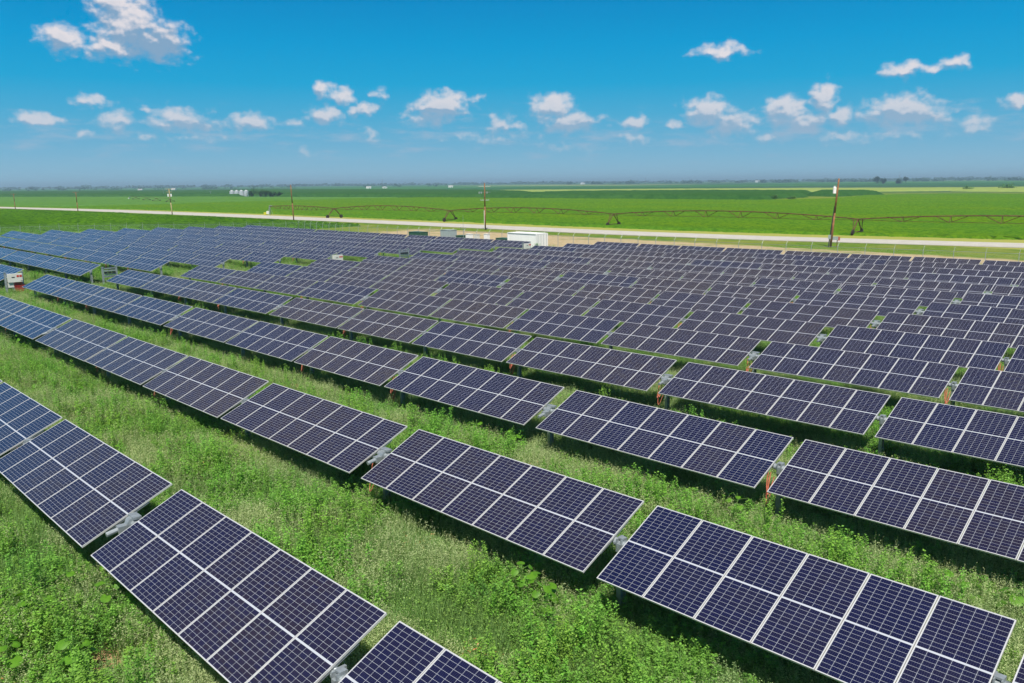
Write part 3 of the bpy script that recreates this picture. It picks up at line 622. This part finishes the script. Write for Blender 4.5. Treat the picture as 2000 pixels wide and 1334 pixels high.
    cr = N.new('ShaderNodeCombineXYZ'); L.new(at('turn', 'FLOAT'), cr.inputs[2]); L.new(cr.outputs[0], ip.inputs['Rotation'])
    cs = N.new('ShaderNodeCombineXYZ'); sx = at('sx', 'FLOAT'); L.new(sx, cs.inputs[0]); L.new(sx, cs.inputs[1]); L.new(at('sz', 'FLOAT'), cs.inputs[2]); L.new(cs.outputs[0], ip.inputs['Scale'])
    L.new(ip.outputs[0], go.inputs[0])
    md = o.modifiers.new('scatter', 'NODES'); md.node_group = ng; print('weeds', len(V))
scatter()

# broad-leaved plants standing out of the weeds
def heart_leaf(size, col):
    n = 12; P = [(0, 0, 0)]; 
    for i in range(n+1):
        t = -PI + 2*PI*i/n; r = size*.5*(1 - .12*math.cos(t) + .05*abs(math.sin(2*t))); P.append((r*math.cos(t)*(1.02)+size*.42, r*math.sin(t)*.98, -.10*r*abs(math.sin(t)) - .04*size*max(0, math.cos(t))))
    P[1] = P[n+1] = (size*.10, 0, 0.0); c0 = (size*.22, 0, .012)
    P[0] = c0; return P, [(0, i, i+1) for i in range(1, n+1)]
M['bleaf'] = None
def bigleaf_material():
    m_, t = mat('broad_leaf'); oi = t.new('ShaderNodeObjectInfo'); tc = t.new('ShaderNodeTexCoord')
    n = t.noise(tc.outputs['Object'], 7, 4, .6)
    c = t.mix(t.ramp(n, .35, .65), rgb(0.075, 0.21, 0.014), rgb(0.13, 0.31, 0.022)); d = principled(t, c, .5, 0, .3)
    tr = t.new('ShaderNodeBsdfTranslucent'); tr.inputs[0].default_value = rgb(0.17, 0.40, 0.02); mx = t.new('ShaderNodeMixShader'); mx.inputs[0].default_value = .35
    t.l.new(d.outputs[0], mx.inputs[1]); t.l.new(tr.outputs[0], mx.inputs[2]); t.l.new(mx.outputs[0], t.out); return m_
M['bleaf'] = bigleaf_material()
def broad_plant(x, y, nleaf, size, h, label, seed):
    r = random.Random(seed); o = thing('broad_leaved_weed', label, 'plant', (x, y, gzf(x, y)), (0, 0, r.random()*6), 'broad-leaved plants standing out of the weeds')
    st = MB(); st.tube((0, 0, 0), (0.03, 0.02, h), .014, .008, 6); lf = MB()
    for i in range(nleaf):
        a = i*2.4 + r.random()*.5; z = h*(.62 + .42*i/nleaf); s = size*(.6+.6*r.random()) * (1 - .35*i/nleaf); rr = .10 + .24*r.random()*(1.3 - i/nleaf)
        p0 = Vector((0.02, 0.01, z-.08)); p1 = Vector((rr*math.cos(a), rr*math.sin(a), z)); st.tube(p0, p1, .006, .005, 5)
        P, F = heart_leaf(s, None); Rm = Matrix.Rotation(a, 3, 'Z') @ Matrix.Rotation(R(r.uniform(0, 48)), 3, 'Y') @ Matrix.Rotation(R(r.uniform(-22, 22)), 3, 'X')
        lf.add([p1 + Rm @ Vector(q) for q in P], F)
    st.build('stem', M['leafstem'], o); lf.build('leaves', M['bleaf'], o, True)
M['leafstem'] = simple('green_stem', (0.10, 0.20, 0.04), .6)
for i, b in enumerate(BP): broad_plant(b[0], b[1], b[2]+3, b[3]*.80, b[4]+(.30 if b[1] < 5 else .22), b[5], 40+i)

# ---------------------------------------------------------------- inverter cabinets in the aisle
def cabinet(y, w, label, front=True, hgt=1.9, x=-75.6):
    z = gzf(x, y); o = thing('inverter_cabinet' if front else 'inverter_rack', label, 'electrical cabinet', (x, y, z), (0, 0, 0), 'cabinets and racks in the grass aisle')
    for s in (-1, 1):
        p = MB(); p.box((0, s*w/2, hgt/2-.1), (0.12, .14, hgt+.2)); p.box((0, s*w/2, hgt+.02), (0.17, .19, .05)); p.build('post', M['steel'], o)
    if front:
        c = MB(); c.box((0.18, .03, hgt-.42), (.26, w*.86, .68)); cab = c.build('cabinet', M['cream'], o)
        d = MB(); d.box((.316, .03-w*.12*1, hgt-.36), (.01, .22, .07)); d.box((.316, .03+w*.36, hgt-.68), (.01, .14, .03)); d.build('nameplate', M['black'], cab)
        for k, yy in enumerate((.16, .33)):
            l = MB(); l.box((.316, .03+w*yy, hgt-.28), (.01, .17, .17)) if k else l.tube((.31, .03+w*yy, hgt-.28), (.321, .03+w*yy, hgt-.28), .095, n=14)
            l.build('warning_label', M['red'], cab)
        j = MB(); j.box((.1, -w*.25, hgt-1.0), (.2, .38, .36)); j.build('junction_box', M['cream'], o)
        hh = MB()
        for k in range(9): hh.path([(.08+.04*math.sin(k), -.1+.07*k, hgt-.78), (.18, -.05+.09*k, hgt-1.1), (.1, .1+.05*k, .15)], .022)
        hh.build('cable', M['redcable'], o)
        r = MB(); r.box((0, 0, hgt-.15), (.05, w, .06)); r.box((0, 0, hgt-.9), (.05, w, .06)); r.box((0, 0, hgt-1.25), (.05, w, .06)); r.build('cross_rail', M['steel'], o)
    else:
        for zz in (hgt-.1, hgt-.30, hgt-.62): r = MB(); r.box((0, 0, zz), (.06, w, .09)); r.build('cross_rail', M['steel'], o)
        b = MB()
        for k in range(3): b.box((.05, (k-1)*w*.28, hgt-.46), (.14, w*.22, .17))
        b.build('inverter', M['black'], o); b = MB(); b.box((.05, 0, hgt-.80), (.16, w*.9, .14)); b.build('cable_tray', M['dsteel'], o)
cabinet(17.15, 1.22, 'white cabinet with red warning labels on two posts at the far left edge')
cabinet(24.55, 1.15, 'open grey rack with dark inverters between two posts, nearer of the two racks', False)
cabinet(47.65, 1.35, 'small distant white cabinet with red labels standing in the aisle mid field')
cabinet(56.65, 1.25, 'open grey rack with dark inverters, farther of the two racks in the aisle', False, 2.05)
cabinet(76.7, 1.3, 'white cabinet at the end of the far rows in front of the container', True, 2.0)
cabinet(88.4, 1.15, 'small dark rack on the gravel right of the white container', False, 1.0)

# ---------------------------------------------------------------- container and switchgear
def container():
    x0, x1, y0, y1, h = -89.3, -83.3, 86.6, 89.0, 2.55; z = gzf(-86, 87)
    o = thing('shipping_container', 'long white metal container standing on the tan gravel', 'container', (x0, y0, z)); W = x1-x0; D = y1-y0
    b = MB(); n = 36; V = []; prof = [0, .035, .035, 0]
    xs = [i*W/(n*4) for i in range(n*4+1)]
    for i, xx in enumerate(xs): d = prof[i % 4]; V += [(xx, d, .12), (xx, d, h)]
    b.add(V, [(2*i, 2*i+2, 2*i+3, 2*i+1) for i in range(len(xs)-1)])
    b.box((W/2, D/2+.03, h/2+.06), (W-.02, D-.08, h-.14)); w = b.build('wall', M['container'], o)
    b = MB()
    for X in (0, W):
        for Yy in (0, D): b.box((X, Yy, h/2), (.12, .12, h))
    for Yy in (0, D): b.box((W/2, Yy, h), (W, .1, .12)); b.box((W/2, Yy, .08), (W, .1, .16))
    for X in (0, W): b.box((X, D/2, h), (.1, D, .12)); b.box((X, D/2, .08), (.1, D, .16))
    b.build('frame', M['container'], o)
    b = MB(); b.box((W+.055, D*.27, h/2+.02), (.05, D*.46, h-.26)); b.build('door', M['container'], o); b = MB(); b.box((W+.055, D*.73, h/2+.02), (.05, D*.46, h-.26)); b.build('door', M['container'], o)
    b = MB()
    for yy in (.12, .38, .62, .88): b.tube((W+.10, D*yy, .2), (W+.10, D*yy, h-.15), .022, n=6)
    b.build('lock_rod', M['steel'], o)
    b = MB(); b.box((W*.62, -.14, .95), (.5, .24, .4)); b.box((W*.74, -.1, 1.25), (.24, .16, .3)); b.build('meter_box', M['grey'], o)
container()
def box_unit(name, label, cat, x, y, w, d, h, m_, style=0):
    o = thing(name, label, cat, (x, y, gzf(x, y)))
    b = MB(); b.box((0, 0, .06), (w+.25, d+.25, .16)); b.build('pad', M['roadpad'], o)
    b = MB(); b.box((0, 0, h/2+.1), (w, d, h-.12)); b.build('body', m_, o)
    b = MB(); b.box((0, 0, h+.08), (w+.10, d+.10, .06)); b.build('lid', m_, o)
    b = MB(); n = max(1, int(w/.9))
    for i in range(n): b.box((-w/2+(i+.5)*w/n, -d/2-.012, h*.55), (w/n-.08, .024, h*.75))
    b.build('door', m_, o)
    b = MB()
    for i in range(n): b.box((-w/2+(i+.85)*w/n, -d/2-.04, h*.6), (.04, .04, .14))
    b.build('handle', M['steel'], o)
    if style == 1:
        b = MB()
        for i in range(9): b.box((w/2+.05, -d/2+(i+.5)*d/9, h*.5), (.1, .02, h*.6))
        b.build('cooling_fin', m_, o)
M['roadpad'] = simple('concrete_pad', (0.5, 0.48, 0.44), .9)
box_unit('transformer', 'dark green pad transformer, leftmost unit behind the panels', 'transformer', -113.9, 88.6, 3.2, 1.8, 1.75, M['tgreen'], 1)
box_unit('switchgear_cabinet', 'tall light grey switchgear cabinet, largest grey box left of the pole', 'electrical cabinet', -106.1, 89.0, 2.3, 1.6, 2.3, M['grey'])
box_unit('transformer', 'low dark green unit just right of the tall grey cabinet', 'transformer', -103.4, 89.5, 1.5, 1.2, 1.45, M['tgreen'], 1)
box_unit('meter_cabinet', 'white cabinet, leftmost of the three beside the weather mast', 'electrical cabinet', -101.3, 89.4, 1.1, .7, 1.75, M['white'])
box_unit('meter_cabinet', 'white cabinet, middle one of the three beside the weather mast', 'electrical cabinet', -99.7, 89.6, .8, .6, 1.75, M['cream'])
box_unit('meter_cabinet', 'white cabinet, rightmost of the three beside the weather mast', 'electrical cabinet', -97.6, 89.9, .8, .6, 1.85, M['white'])
box_unit('transformer', 'dark green transformer standing next to the left end of the white container', 'transformer', -93.4, 90.3, 3.3, 1.6, 1.3, M['tgreen'], 1)
def mast():
    o = thing('weather_mast', 'thin steel weather mast with a crossbar and small sensors', 'mast', (-101.9, 88.6, gzf(-101.9, 88.6)))
    b = MB(); b.tube((0, 0, 0), (0, 0, 2.9), .045, .035); b.tube((0, 0, 2.9), (0, 0, 5.0), .02, .012); b.build('pole', M['steel'], o)
    b = MB(); b.tube((-.6, -.1, 2.65), (.6, .1, 2.65), .03); b.build('crossarm', M['dsteel'], o)
    for s in (-1, 1): b = MB(); b.tube((s*.55, s*.09, 2.65), (s*.55, s*.09, 2.95), .03, .05); b.build('sensor', M['dsteel'], o)
mast()

# ---------------------------------------------------------------- fences
def fence(pts, step, label):
    x, y = pts[0]; z0 = gzf(x, y); o = thing('chain_link_fence', label, 'fence', (x, y, z0)); P = []
    for (a, b) in zip(pts[:-1], pts[1:]):
        L = math.dist(a, b); n = max(1, round(L/step)); P += [(a[0]+(b[0]-a[0])*i/n, a[1]+(b[1]-a[1])*i/n) for i in range(n)]
    P.append(pts[-1]); H = 2.05
    W = [(p[0]-x, p[1]-y, gzf(*p)-z0) for p in P]
    V = []; F = []; uvs = []; s = 0
    for i, w in enumerate(W):
        if i: s += math.dist(W[i-1][:2], w[:2]); F.append((2*i-2, 2*i, 2*i+1, 2*i-1))
        V += [(w[0], w[1], w[2]+.03), (w[0], w[1], w[2]+H)]; uvs += [(s, 0), (s, H)]
    b = MB(); b.add(V, F); ob = b.build('chain_link', M['chain'], o); uv = ob.data.uv_layers.new(name='uv')
    for l in ob.data.loops: uv.data[l.index].uv = uvs[l.vertex_index]
    b = MB(); b.path([(w[0], w[1], w[2]+H) for w in W], .022, 5); b.build('top_rail', M['dsteel'], o)
    dx, dy = pts[-1][0]-x, pts[-1][1]-y; l = math.hypot(dx, dy); nx_, ny_ = -dy/l, dx/l
    b = MB()
    for q in (.12, .24, .36): b.path([(w[0]+nx_*q*.9, w[1]+ny_*q*.9, w[2]+H+.05+q*.95) for w in W], .006, 3)
    b.build('barbed_wire', M['steel'], o)
    pm = MB(); pm.tube((0, 0, -.2), (0, 0, H+.06), .038, n=6); pm.tube((0, 0, H+.04), (nx_*.36, ny_*.36, H+.46), .017, n=5); me = pm.mesh('fence_post', M['steel'])
    for w in W: link('fence_post', me, o, w)
fence([(-160.5, 92), (-138, 90.2), (-102, 91.6), (-81, 92.2), (-63, 92.2), (-35, 93.8), (-8, 96)], 3.0, 'long chain link fence with barbed wire between gravel and road')
fence([(-186, 20), (-179.5, 39.5), (-175.5, 52), (-172, 60), (-164.6, 76), (-160.5, 92)], 3.0, 'chain link fence at left between the far array and soybeans')

# ---------------------------------------------------------------- utility poles
def upole(x, y, h, lean, label, kind):
    o = thing('utility_pole', label, 'utility pole', (x, y, gzf(x, y)), (0, 0, 0), 'wooden utility poles along the road')
    wm = M['wood2'] if kind == 'pale' else M['wood']; lx, ly = lean; top = Vector((lx, ly, h))
    ax = Vector((.72, .69, 0)).normalized()
    b = MB(); b.tube((0, 0, -.3), top*.5, .17, .15, 10); b.tube(top*.5, top, .15, .11, 10); b.build('pole', wm, o, True)
    def arm(f, L, m_=wm):
        c = top*f; b = MB(); b.box(c, (L, .10, .11), Matrix.Rotation(math.atan2(ax.y, ax.x), 3, 'Z')); a_ = b.build('crossarm', m_, o)
        for s in (-1, -.5, .5, 1):
            i = MB(); p = c + ax*(s*L*.46) + Vector((0, 0, .07)); i.tube(p, p+Vector((0, 0, .16)), .035, .025, 8); i.build('insulator', M['grey'], a_)
    def can(f, s, r=.26, hh=.85):
        c = top*f + ax*s; b = MB(); b.tube(c-Vector((0, 0, hh/2)), c+Vector((0, 0, hh/2)), r, n=12); b.tube(c+Vector((0, 0, hh/2)), c+Vector((0, 0, hh/2+.1)), r*.8, r*.3, 12); t_ = b.build('transformer_can', M['white'], o)
        b = MB()
        for k in (-1, 1): p = c + Vector((k*r*.5, 0, hh/2+.05)); b.tube(p, p+Vector((0, 0, .25)), .035, n=6)
        b.build('bushing', M['grey'], t_)
    if kind in ('far', 'pale'): arm(.985, 2.4)
    if kind == 'pale': arm(.88, 1.8); can(.76, -.5, .24, .75); can(.76, .5, .24, .75)
    if kind == 'cross':
        arm(.93, 2.6, M['grey']); arm(.64, 1.9, M['grey'])
        for s in (-1.2, -.75, .5): c = top*.80 + ax*s; b = MB(); b.box(c, (.16, .12, .4)); b.build('cutout_switch', M['grey'], o)
        b = MB(); b.box(top*.81, (2.6, .08, .08), Matrix.Rotation(math.atan2(ax.y, ax.x), 3, 'Z')); b.build('crossarm', M['dsteel'], o)
        b = MB(); b.tube(top*.02-ax*.16, top*.42-ax*.16, .07, n=8); b.build('conduit', M['white'], o)
        b = MB(); b.tube(top, top+Vector((-.1, 0, .55)), .02, .01, 5); b.tube(top, top+Vector((.28, .1, .5)), .02, .01, 5); b.build('lightning_rod', M['grey'], o)
    if kind == 'meter':
        can(.83, -.42, .24, .9)
        b = MB(); b.tube(top*.0-ax*.3, top*.6-ax*.12, .08, n=8); b.build('riser_pipe', M['black'], o)
        b = MB(); b.box(ax*-.1+Vector((0, -.25, 1.55)), (.34, .2, .6)); b.build('meter_box', M['grey'], o)
        b = MB(); b.box(ax*.75+Vector((0, -.2, 1.35)), (.75, .25, .5)); b.build('switch_box', M['grey'], o)
        b = MB(); b.box(ax*1.25+Vector((0, -.2, 1.3)), (.3, .22, .55)); b.build('orange_marker', M['cable'], o)
        b = MB(); b.tube(ax*1.0+Vector((0, -.1, -.1)), ax*1.0+Vector((0, -.1, 1.6)), .06, n=6); b.build('support_post', M['wood'], o)
upole(-433.7, 102.6, 7.1, (-.1, 0, ), 'farthest utility pole at the left edge, small and dark', 'far')
upole(-353.5, 105.4, 8.0, (-.3, 0), 'second farthest utility pole, thin dark with one crossarm', 'far')
upole(-273.4, 110.3, 9.1, (-.5, -.25), 'pale utility pole with two white transformer cans near its top', 'pale')
upole(-203.0, 115.0, 10.0, (-.3, -.15), 'plain red-brown utility pole without crossarms', 'plain')
upole(-130.3, 119.6, 9.9, (0, 0), 'utility pole in the middle with two white crossarms', 'cross')
upole(-53.8, 119.4, 10.1, (.45, .42), 'leaning utility pole at right with meter boxes at its foot', 'meter')

# ---------------------------------------------------------------- centre pivot irrigation
def pivot(towers, start, label, full=True, hp=2.85, rise=1.05):
    rise0 = rise
    o = thing('center_pivot', label, 'irrigation system', (start[0], start[1], 0)); S = Vector((start[0], start[1], 0))
    nodes = [Vector((start[0], start[1], hp))] + [Vector((t[0], t[1], hp)) for t in towers]
    pipe = MB(); tr = MB(); N = 16
    for gi_, (a, b) in enumerate(zip(nodes[:-1], nodes[1:])):
        rise = rise0 * (.45 if gi_ == 0 else 1)
        P = [a.lerp(b, i/N) + Vector((0, 0, rise*4*(i/N)*(1-i/N))) - S for i in range(N+1)]; d = (b-a).normalized(); sd = Vector((-d.y, d.x, 0))
        pipe.path(P, .10 if full else .09, 6)
        if not full: continue
        B = []
        nb = 7
        for j in range(1, nb):
            t = j/nb; top = a.lerp(b, t) + Vector((0, 0, rise*4*t*(1-t))) - S; dep = .35 + .95*4*t*(1-t)*.9
            bl = top - sd*.85 - Vector((0, 0, dep)); br = top + sd*.85 - Vector((0, 0, dep)); B.append((bl, br))
            for q in (bl, br):
                tr.tube(top + d*.0, q, .055, n=4)
            tr.tube(bl, br, .03, n=4)
            tr.tube(top - d*2.6, bl, .065, n=4); tr.tube(top + d*2.6, br, .065, n=4)
        for s in (0, 1):
            seq = [a - S + Vector((0, 0, -.1))] + [x[s] for x in B] + [b - S + Vector((0, 0, -.1))]; tr.path(seq, .022, 3)
        for i in range(1, 16, 1):
            t = i/16; top = a.lerp(b, t) + Vector((0, 0, rise*4*t*(1-t))) - S; pipe.tube(top, top+Vector((0, 0, .22)), .02, n=4)
    pipe.build('pipe', M['rust'], o); 
    if tr.v: tr.build('truss', M['rust'], o)
    for i, t_ in enumerate(towers):
        c = Vector((t_[0], t_[1], 0)) - S; dd = Vector((t_[0], t_[1], 0)) - (Vector((towers[i-1][0], towers[i-1][1], 0)) if i else S); dd.normalize(); sd = Vector((-dd.y, dd.x, 0))
        # the wheel track runs across the pipe
        w = 2.3; leg = MB()
        for s in (-1, 1):
            f = c + sd*(s*w) + Vector((0, 0, .55)); leg.tube(c + Vector((0, 0, hp)), f, .10, n=5); leg.tube(c + dd*.8*s + Vector((0, 0, hp)), f, .07, n=5)
        leg.tube(c - sd*w + Vector((0, 0, .6)), c + sd*w + Vector((0, 0, .6)), .06, n=5); leg.tube(c + Vector((0, 0, hp-.3)) - dd*1.2, c + Vector((0, 0, hp-.3)) + dd*1.2, .05, n=5)
        tw = leg.build('tower', M['rust'], o)
        for s in (-1, 1):
            f = c + sd*(s*w) + Vector((0, 0, .52)); wb = MB(); wb.tube(f - dd*.15, f + dd*.15, .52, n=14); wb.build('wheel', M['tyre'], tw)
    st = MB()
    for a_ in range(4):
        an = PI/4 + a_*PI/2; st.tube((1.1*math.cos(an), 1.1*math.sin(an), 0), (.12*math.cos(an), .12*math.sin(an), hp*.9), .05, n=5)
    st.tube((0, 0, 0), (0, 0, hp+.25), .14, n=8); st.tube((0, 0, hp+.25), (1.6, .1, hp+.22), .11, n=8); st.build('pivot_stand', M['steel'], o)
    b = MB(); b.box((-.55, -.5, .8), (.9, .5, 1.0)); b.build('control_box', M['white'], o)
    if full: b = MB(); b.box((-1.9, -.6, .45), (1.1, .8, .8)); b.build('pump_cover', M['yellow'], o)
pivot([(-213.7, 134.7), (-167.0, 140.7), (-115.7, 145.3), (-62.4, 149.2), (-9, 152.5)], (-256.6, 136.5), 'long rusty center pivot arm spanning the bright soybean field')
pivot([(-637.5, 231), (-590, 221), (-552, 213), (-512, 206)], (-656, 233), 'distant center pivot in the light green field at left', False, 2.0, .5)

# ---------------------------------------------------------------- grain bins
def grain_bin(x, y, r, h, label):
    o = thing('grain_bin', label, 'grain bin', (x, y, 0), (0, 0, 0), 'four grain bins in a row')
    b = MB(); b.tube((0, 0, 0), (0, 0, h), r, n=28); b.build('wall', M['bin'], o, False)
    b = MB(); b.tube((0, 0, h), (0, 0, h+r*.55), r*1.04, r*.14, 28); rf = b.build('roof', M['bin'], o)
    b = MB(); b.tube((0, 0, h+r*.55), (0, 0, h+r*.55+.25), r*.16, r*.16, 10); b.build('cap', M['steel'], rf)
    b = MB(); b.box((.1, -r-.02, 1.1), (.9, .08, 1.7)); b.build('door', M['grey'], o)
    b = MB()
    for s in (-.2, .2): b.tube((-r*.6+s, -r*.86, 0), (-r*.6+s, -r*.86, h), .03, n=4)
    b.build('ladder', M['steel'], o)
for i, l in enumerate(('leftmost of the four silver grain bins', 'second grain bin from the left in the row of four', 'third grain bin from the left in the row of four', 'rightmost grain bin, beside the dark green trees')):
    grain_bin(-709.5 + i*3.05, 341.5 + i*3.05, 2.12, 4.6, l)

# ---------------------------------------------------------------- trees, bushes, far tree lines
def crown_mesh(seed, w, h, n=900, lumps=7, leaf=.5, col=(0.035, 0.095, 0.02), base=.18):
    r = np.random.default_rng(seed); V = []; c = Clump(seed); C0 = []
    cs = [((r.random()-.5)*w*.62, (r.random()-.5)*w*.62, h*(base+.12+(.98-base-.3)*r.random()), w*(.16+.14*r.random())) for _ in range(lumps)]
    for k in range(n):
        x, y, z, s = cs[r.integers(lumps)]; d = r.normal(size=3); d /= np.linalg.norm(d); rr = s*(.55+.5*r.random())
        C0.append((x+d[0]*rr, y+d[1]*rr, max(h*base*.5, z+d[2]*rr*.9)))
    c.leaves(np.array(C0), leaf, col, .45, .3, .8); return c.me('crown', M['tree'])
def tree(x, y, w, h, label, seed, name='tree', cat='tree', group=None, n=900, base=.2, col=(0.035, 0.095, 0.02), leaf=None):
    o = thing(name, label, cat, (x, y, 0), (0, 0, 0), group); b = MB(); th = h*max(base, .12)
    b.tube((0, 0, 0), (.1, 0, th*1.6), w*.045+.05, w*.03, 7)
    for k in range(4): a = k*1.7; b.tube((.05, 0, th), (w*.2*math.cos(a), w*.2*math.sin(a), th+h*.3), w*.02+.02, w*.008+.01, 5)
    b.build('trunk', M['bark'], o); link('crown', crown_mesh(seed, w, h, n, 8, leaf or w*.075, col, base), o)
for i, (x, y, w, h, l) in enumerate(((-672, 341.5, 9, 6.3, 'dark round tree touching the rightmost grain bin'), (-664.5, 345.5, 8, 5.4, 'dark tree second from the grain bins'), (-657, 347, 8.5, 5.2, 'dark tree third from the grain bins'), (-649, 349, 8, 4.4, 'low tree at the right end of the group by the bins'), (-641, 352, 6.5, 3.4, 'smallest rightmost bush of the group by the bins'))):
    tree(x, y, w, h, l, 60+i, group='trees beside the grain bins', n=1500, base=.05, leaf=.55)
for i, (x, y, w, h, l, bs) in enumerate(((-716, 1795, 20, 15.5, 'tall round distant tree, leftmost of four on the right horizon', .12), (-693, 1770, 17, 10, 'low wide distant tree, second of four on the right horizon', .05), (-655, 1745, 15, 10, 'low distant tree, third of four on the right horizon', .05), (-703, 1921, 14, 14.8, 'tall distant tree, rightmost of four on the right horizon', .25))):
    tree(x, y, w, h, l, 80+i, group='four distant trees', n=1400, base=bs, leaf=1.5, col=(0.03, 0.07, 0.03))
for i, (x, y, w, h, l) in enumerate(((-212.5, 400, 4.6, 2.1, 'round dark bush at the field edge left of the leaning pole'), (-203, 402, 4.5, 1.3, 'low pale bush at the field edge, right of the round dark bush'), (-207.5, 407, 3, 1.0, 'tiny bush between the dark and the pale bush'), (-222, 745, 9, 2.8, 'dark bush in the pale field at far right'), (-214, 815, 16, 2.6, 'long low bush row left part at far right'), (-190, 822, 14, 2.4, 'long low bush row right part at far right'), (-166, 840, 10, 3.0, 'last bush of the low row at the right edge'))):
    tree(x, y, w, h, l, 100+i, 'bush', 'bush', 'bushes in the fields', n=700, base=.02, leaf=w*.07, col=(0.08, 0.19, 0.03))
def treeline(name, label, d, a0, a1, hh, seed, n, col, gap=.5, rough=1.0):
    c = Clump(seed); r = c.r; A = np.radians(np.sort(a0+(a1-a0)*r.random(n))); k = vn1(A*180, A*0+seed)*.6 + vn2(A*900, A*0+seed)*.4; keep = k > gap*.6
    A = A[keep]; k = k[keep]; dd = d*(1+.05*r.random(len(A))); H = hh*(.35+.9*k)*(.8+.4*r.random(len(A)))
    m_ = 10; X = np.repeat(dd*np.sin(A), m_); Y = np.repeat(dd*np.cos(A), m_); Hh = np.repeat(H, m_)
    P = np.stack([X+r.normal(size=len(X))*hh*.5, Y+r.normal(size=len(X))*hh*.5, Hh*(.1+.8*r.random(len(X)))-1], -1)
    c.leaves(P, hh*.55, col, .4, .3, .9); tag(link(name, c.me(name, M['tree'])), label, 'distant trees', kind='stuff')
treeline('treeline', 'long blue green line of trees along the horizon', 4300, -82, -8, 14, 3, 2000, (0.025, 0.07, 0.03), .55)
treeline('treeline', 'nearer line of trees along the right half of the horizon', 3100, -42, -8, 10, 4, 1100, (0.02, 0.06, 0.03), .85)
treeline('treeline', 'nearer scattered trees along the left part of the horizon', 2500, -82, -50, 8, 5, 380, (0.02, 0.06, 0.03), 1.0)
hb = MB(); V = []; F = []; nn = 160
for i in range(nn+1):
    a = R(-90 + 90*i/nn); d = 9500; h = 14 + 9*math.sin(i*.31)*math.sin(i*.083+1) + 14*max(0, (i-110)/50)
    V += [(d*math.sin(a), d*math.cos(a), -2), ((d+500)*math.sin(a), (d+500)*math.cos(a), h), ((d+2500)*math.sin(a), (d+2500)*math.cos(a), -2)]
    if i: o_ = 3*i; F += [(o_-3, o_, o_+1, o_-2), (o_-2, o_+1, o_+2, o_-1)]
hb.add(V, F); M['hill'] = simple('hill_woods', (0.03, 0.07, 0.035), .9, 0, .3, .01); tag(hb.build('hills', M['hill'], smooth=True), kind='structure')

# distant farmsteads, masts
def farm(x, y, label, n, s, seed):
    r = random.Random(seed); o = thing('farm_building', label, 'farm building', (x, y, 0), (0, 0, r.random()), 'distant farm buildings'); dx = 0
    b = MB(); w = 12*s; d = 8*s; h = 3.2*s; b.box((0, 0, h/2), (w, d, h)); b.add([(-w/2, -d/2, h), (-w/2, d/2, h), (-w/2, 0, h+1.6*s), (w/2, -d/2, h), (w/2, d/2, h), (w/2, 0, h+1.6*s)], [(0, 1, 2), (3, 5, 4)]); b.build('wall', M['white'], o)
    b = MB(); e = .3
    b.add([(-w/2-e, -d/2-e, h-.1), (w/2+e, -d/2-e, h-.1), (w/2+e, 0, h+1.75*s), (-w/2-e, 0, h+1.75*s), (-w/2-e, d/2+e, h-.1), (w/2+e, d/2+e, h-.1)], [(0, 1, 2, 3), (3, 2, 5, 4)]); b.build('roof', M['roof'], o)
    b = MB(); b.box((w*.2, -d/2-.05, h*.35), (w*.2, .1, h*.7)); b.build('door', M['grey'], o)
for i, (x, y, l, s) in enumerate(((-1553, 1072, 'white farm building on the horizon left of the middle pole, leftmost of the pair', .9), (-1510, 1085, 'white farm building on the horizon left of the middle pole, right of the pair', .8), (-1490, 1259, 'small white farm building just left of the middle pole top', .9), (-2131, 2481, 'white farm building on the horizon right of the middle pole', 1.3), (-1830, 3300, 'small white farm building on the horizon left of the leaning pole', 1.6), (-2050, 836, 'white farm building behind the pole with two transformer cans', .9), (-1900, 700, 'white farm building on the horizon near the left edge', .8))):
    farm(x, y, l, 1, s, i)
def far_pole(x, y, h, label, r=.2):
    o = thing('far_mast', label, 'mast', (x, y, 0)); b = MB(); b.tube((0, 0, 0), (0, 0, h), r, r*.5, 6); b.build('pole', M['steel'], o); b = MB(); b.box((0, 0, h*.93), (2.2, .2, .2), Matrix.Rotation(.8, 3, 'Z')); b.build('crossarm', M['steel'], o)
far_pole(-1193, 1620, 19.5, 'tall thin radio mast on the horizon right of center', .35)
far_pole(-836, 330, 6.8, 'thin distant pole left of the pole with transformer cans'); far_pole(-768, 348, 4.6, 'thin distant pole left of the grain bins')
far_pole(-2100, 1500, 26, 'distant pylon on the horizon left of the middle pole', .9); far_pole(-1120, 3000, 34, 'distant pylon on the horizon right of the leaning pole', 1.0)

# ---------------------------------------------------------------- haze
HAZE = 2.2e-4
if HAZE:
    b = MB(); b.box((-10000, 14000, 21), (44000, 44000, 48)); m_, t = mat('haze_air')
    pv = t.new('ShaderNodeVolumePrincipled'); pv.inputs['Color'].default_value = rgb(0.58, 0.83, 1.0); pv.inputs['Density'].default_value = HAZE; pv.inputs['Anisotropy'].default_value = 0.2
    for n_ in t.n:
        if n_.type == 'OUTPUT_MATERIAL': t.l.new(pv.outputs[0], n_.inputs['Volume'])
    hz = b.build('haze', m_); tag(hz, 'pale blue summer haze over the plain', 'haze', kind='stuff'); hz.visible_shadow = True
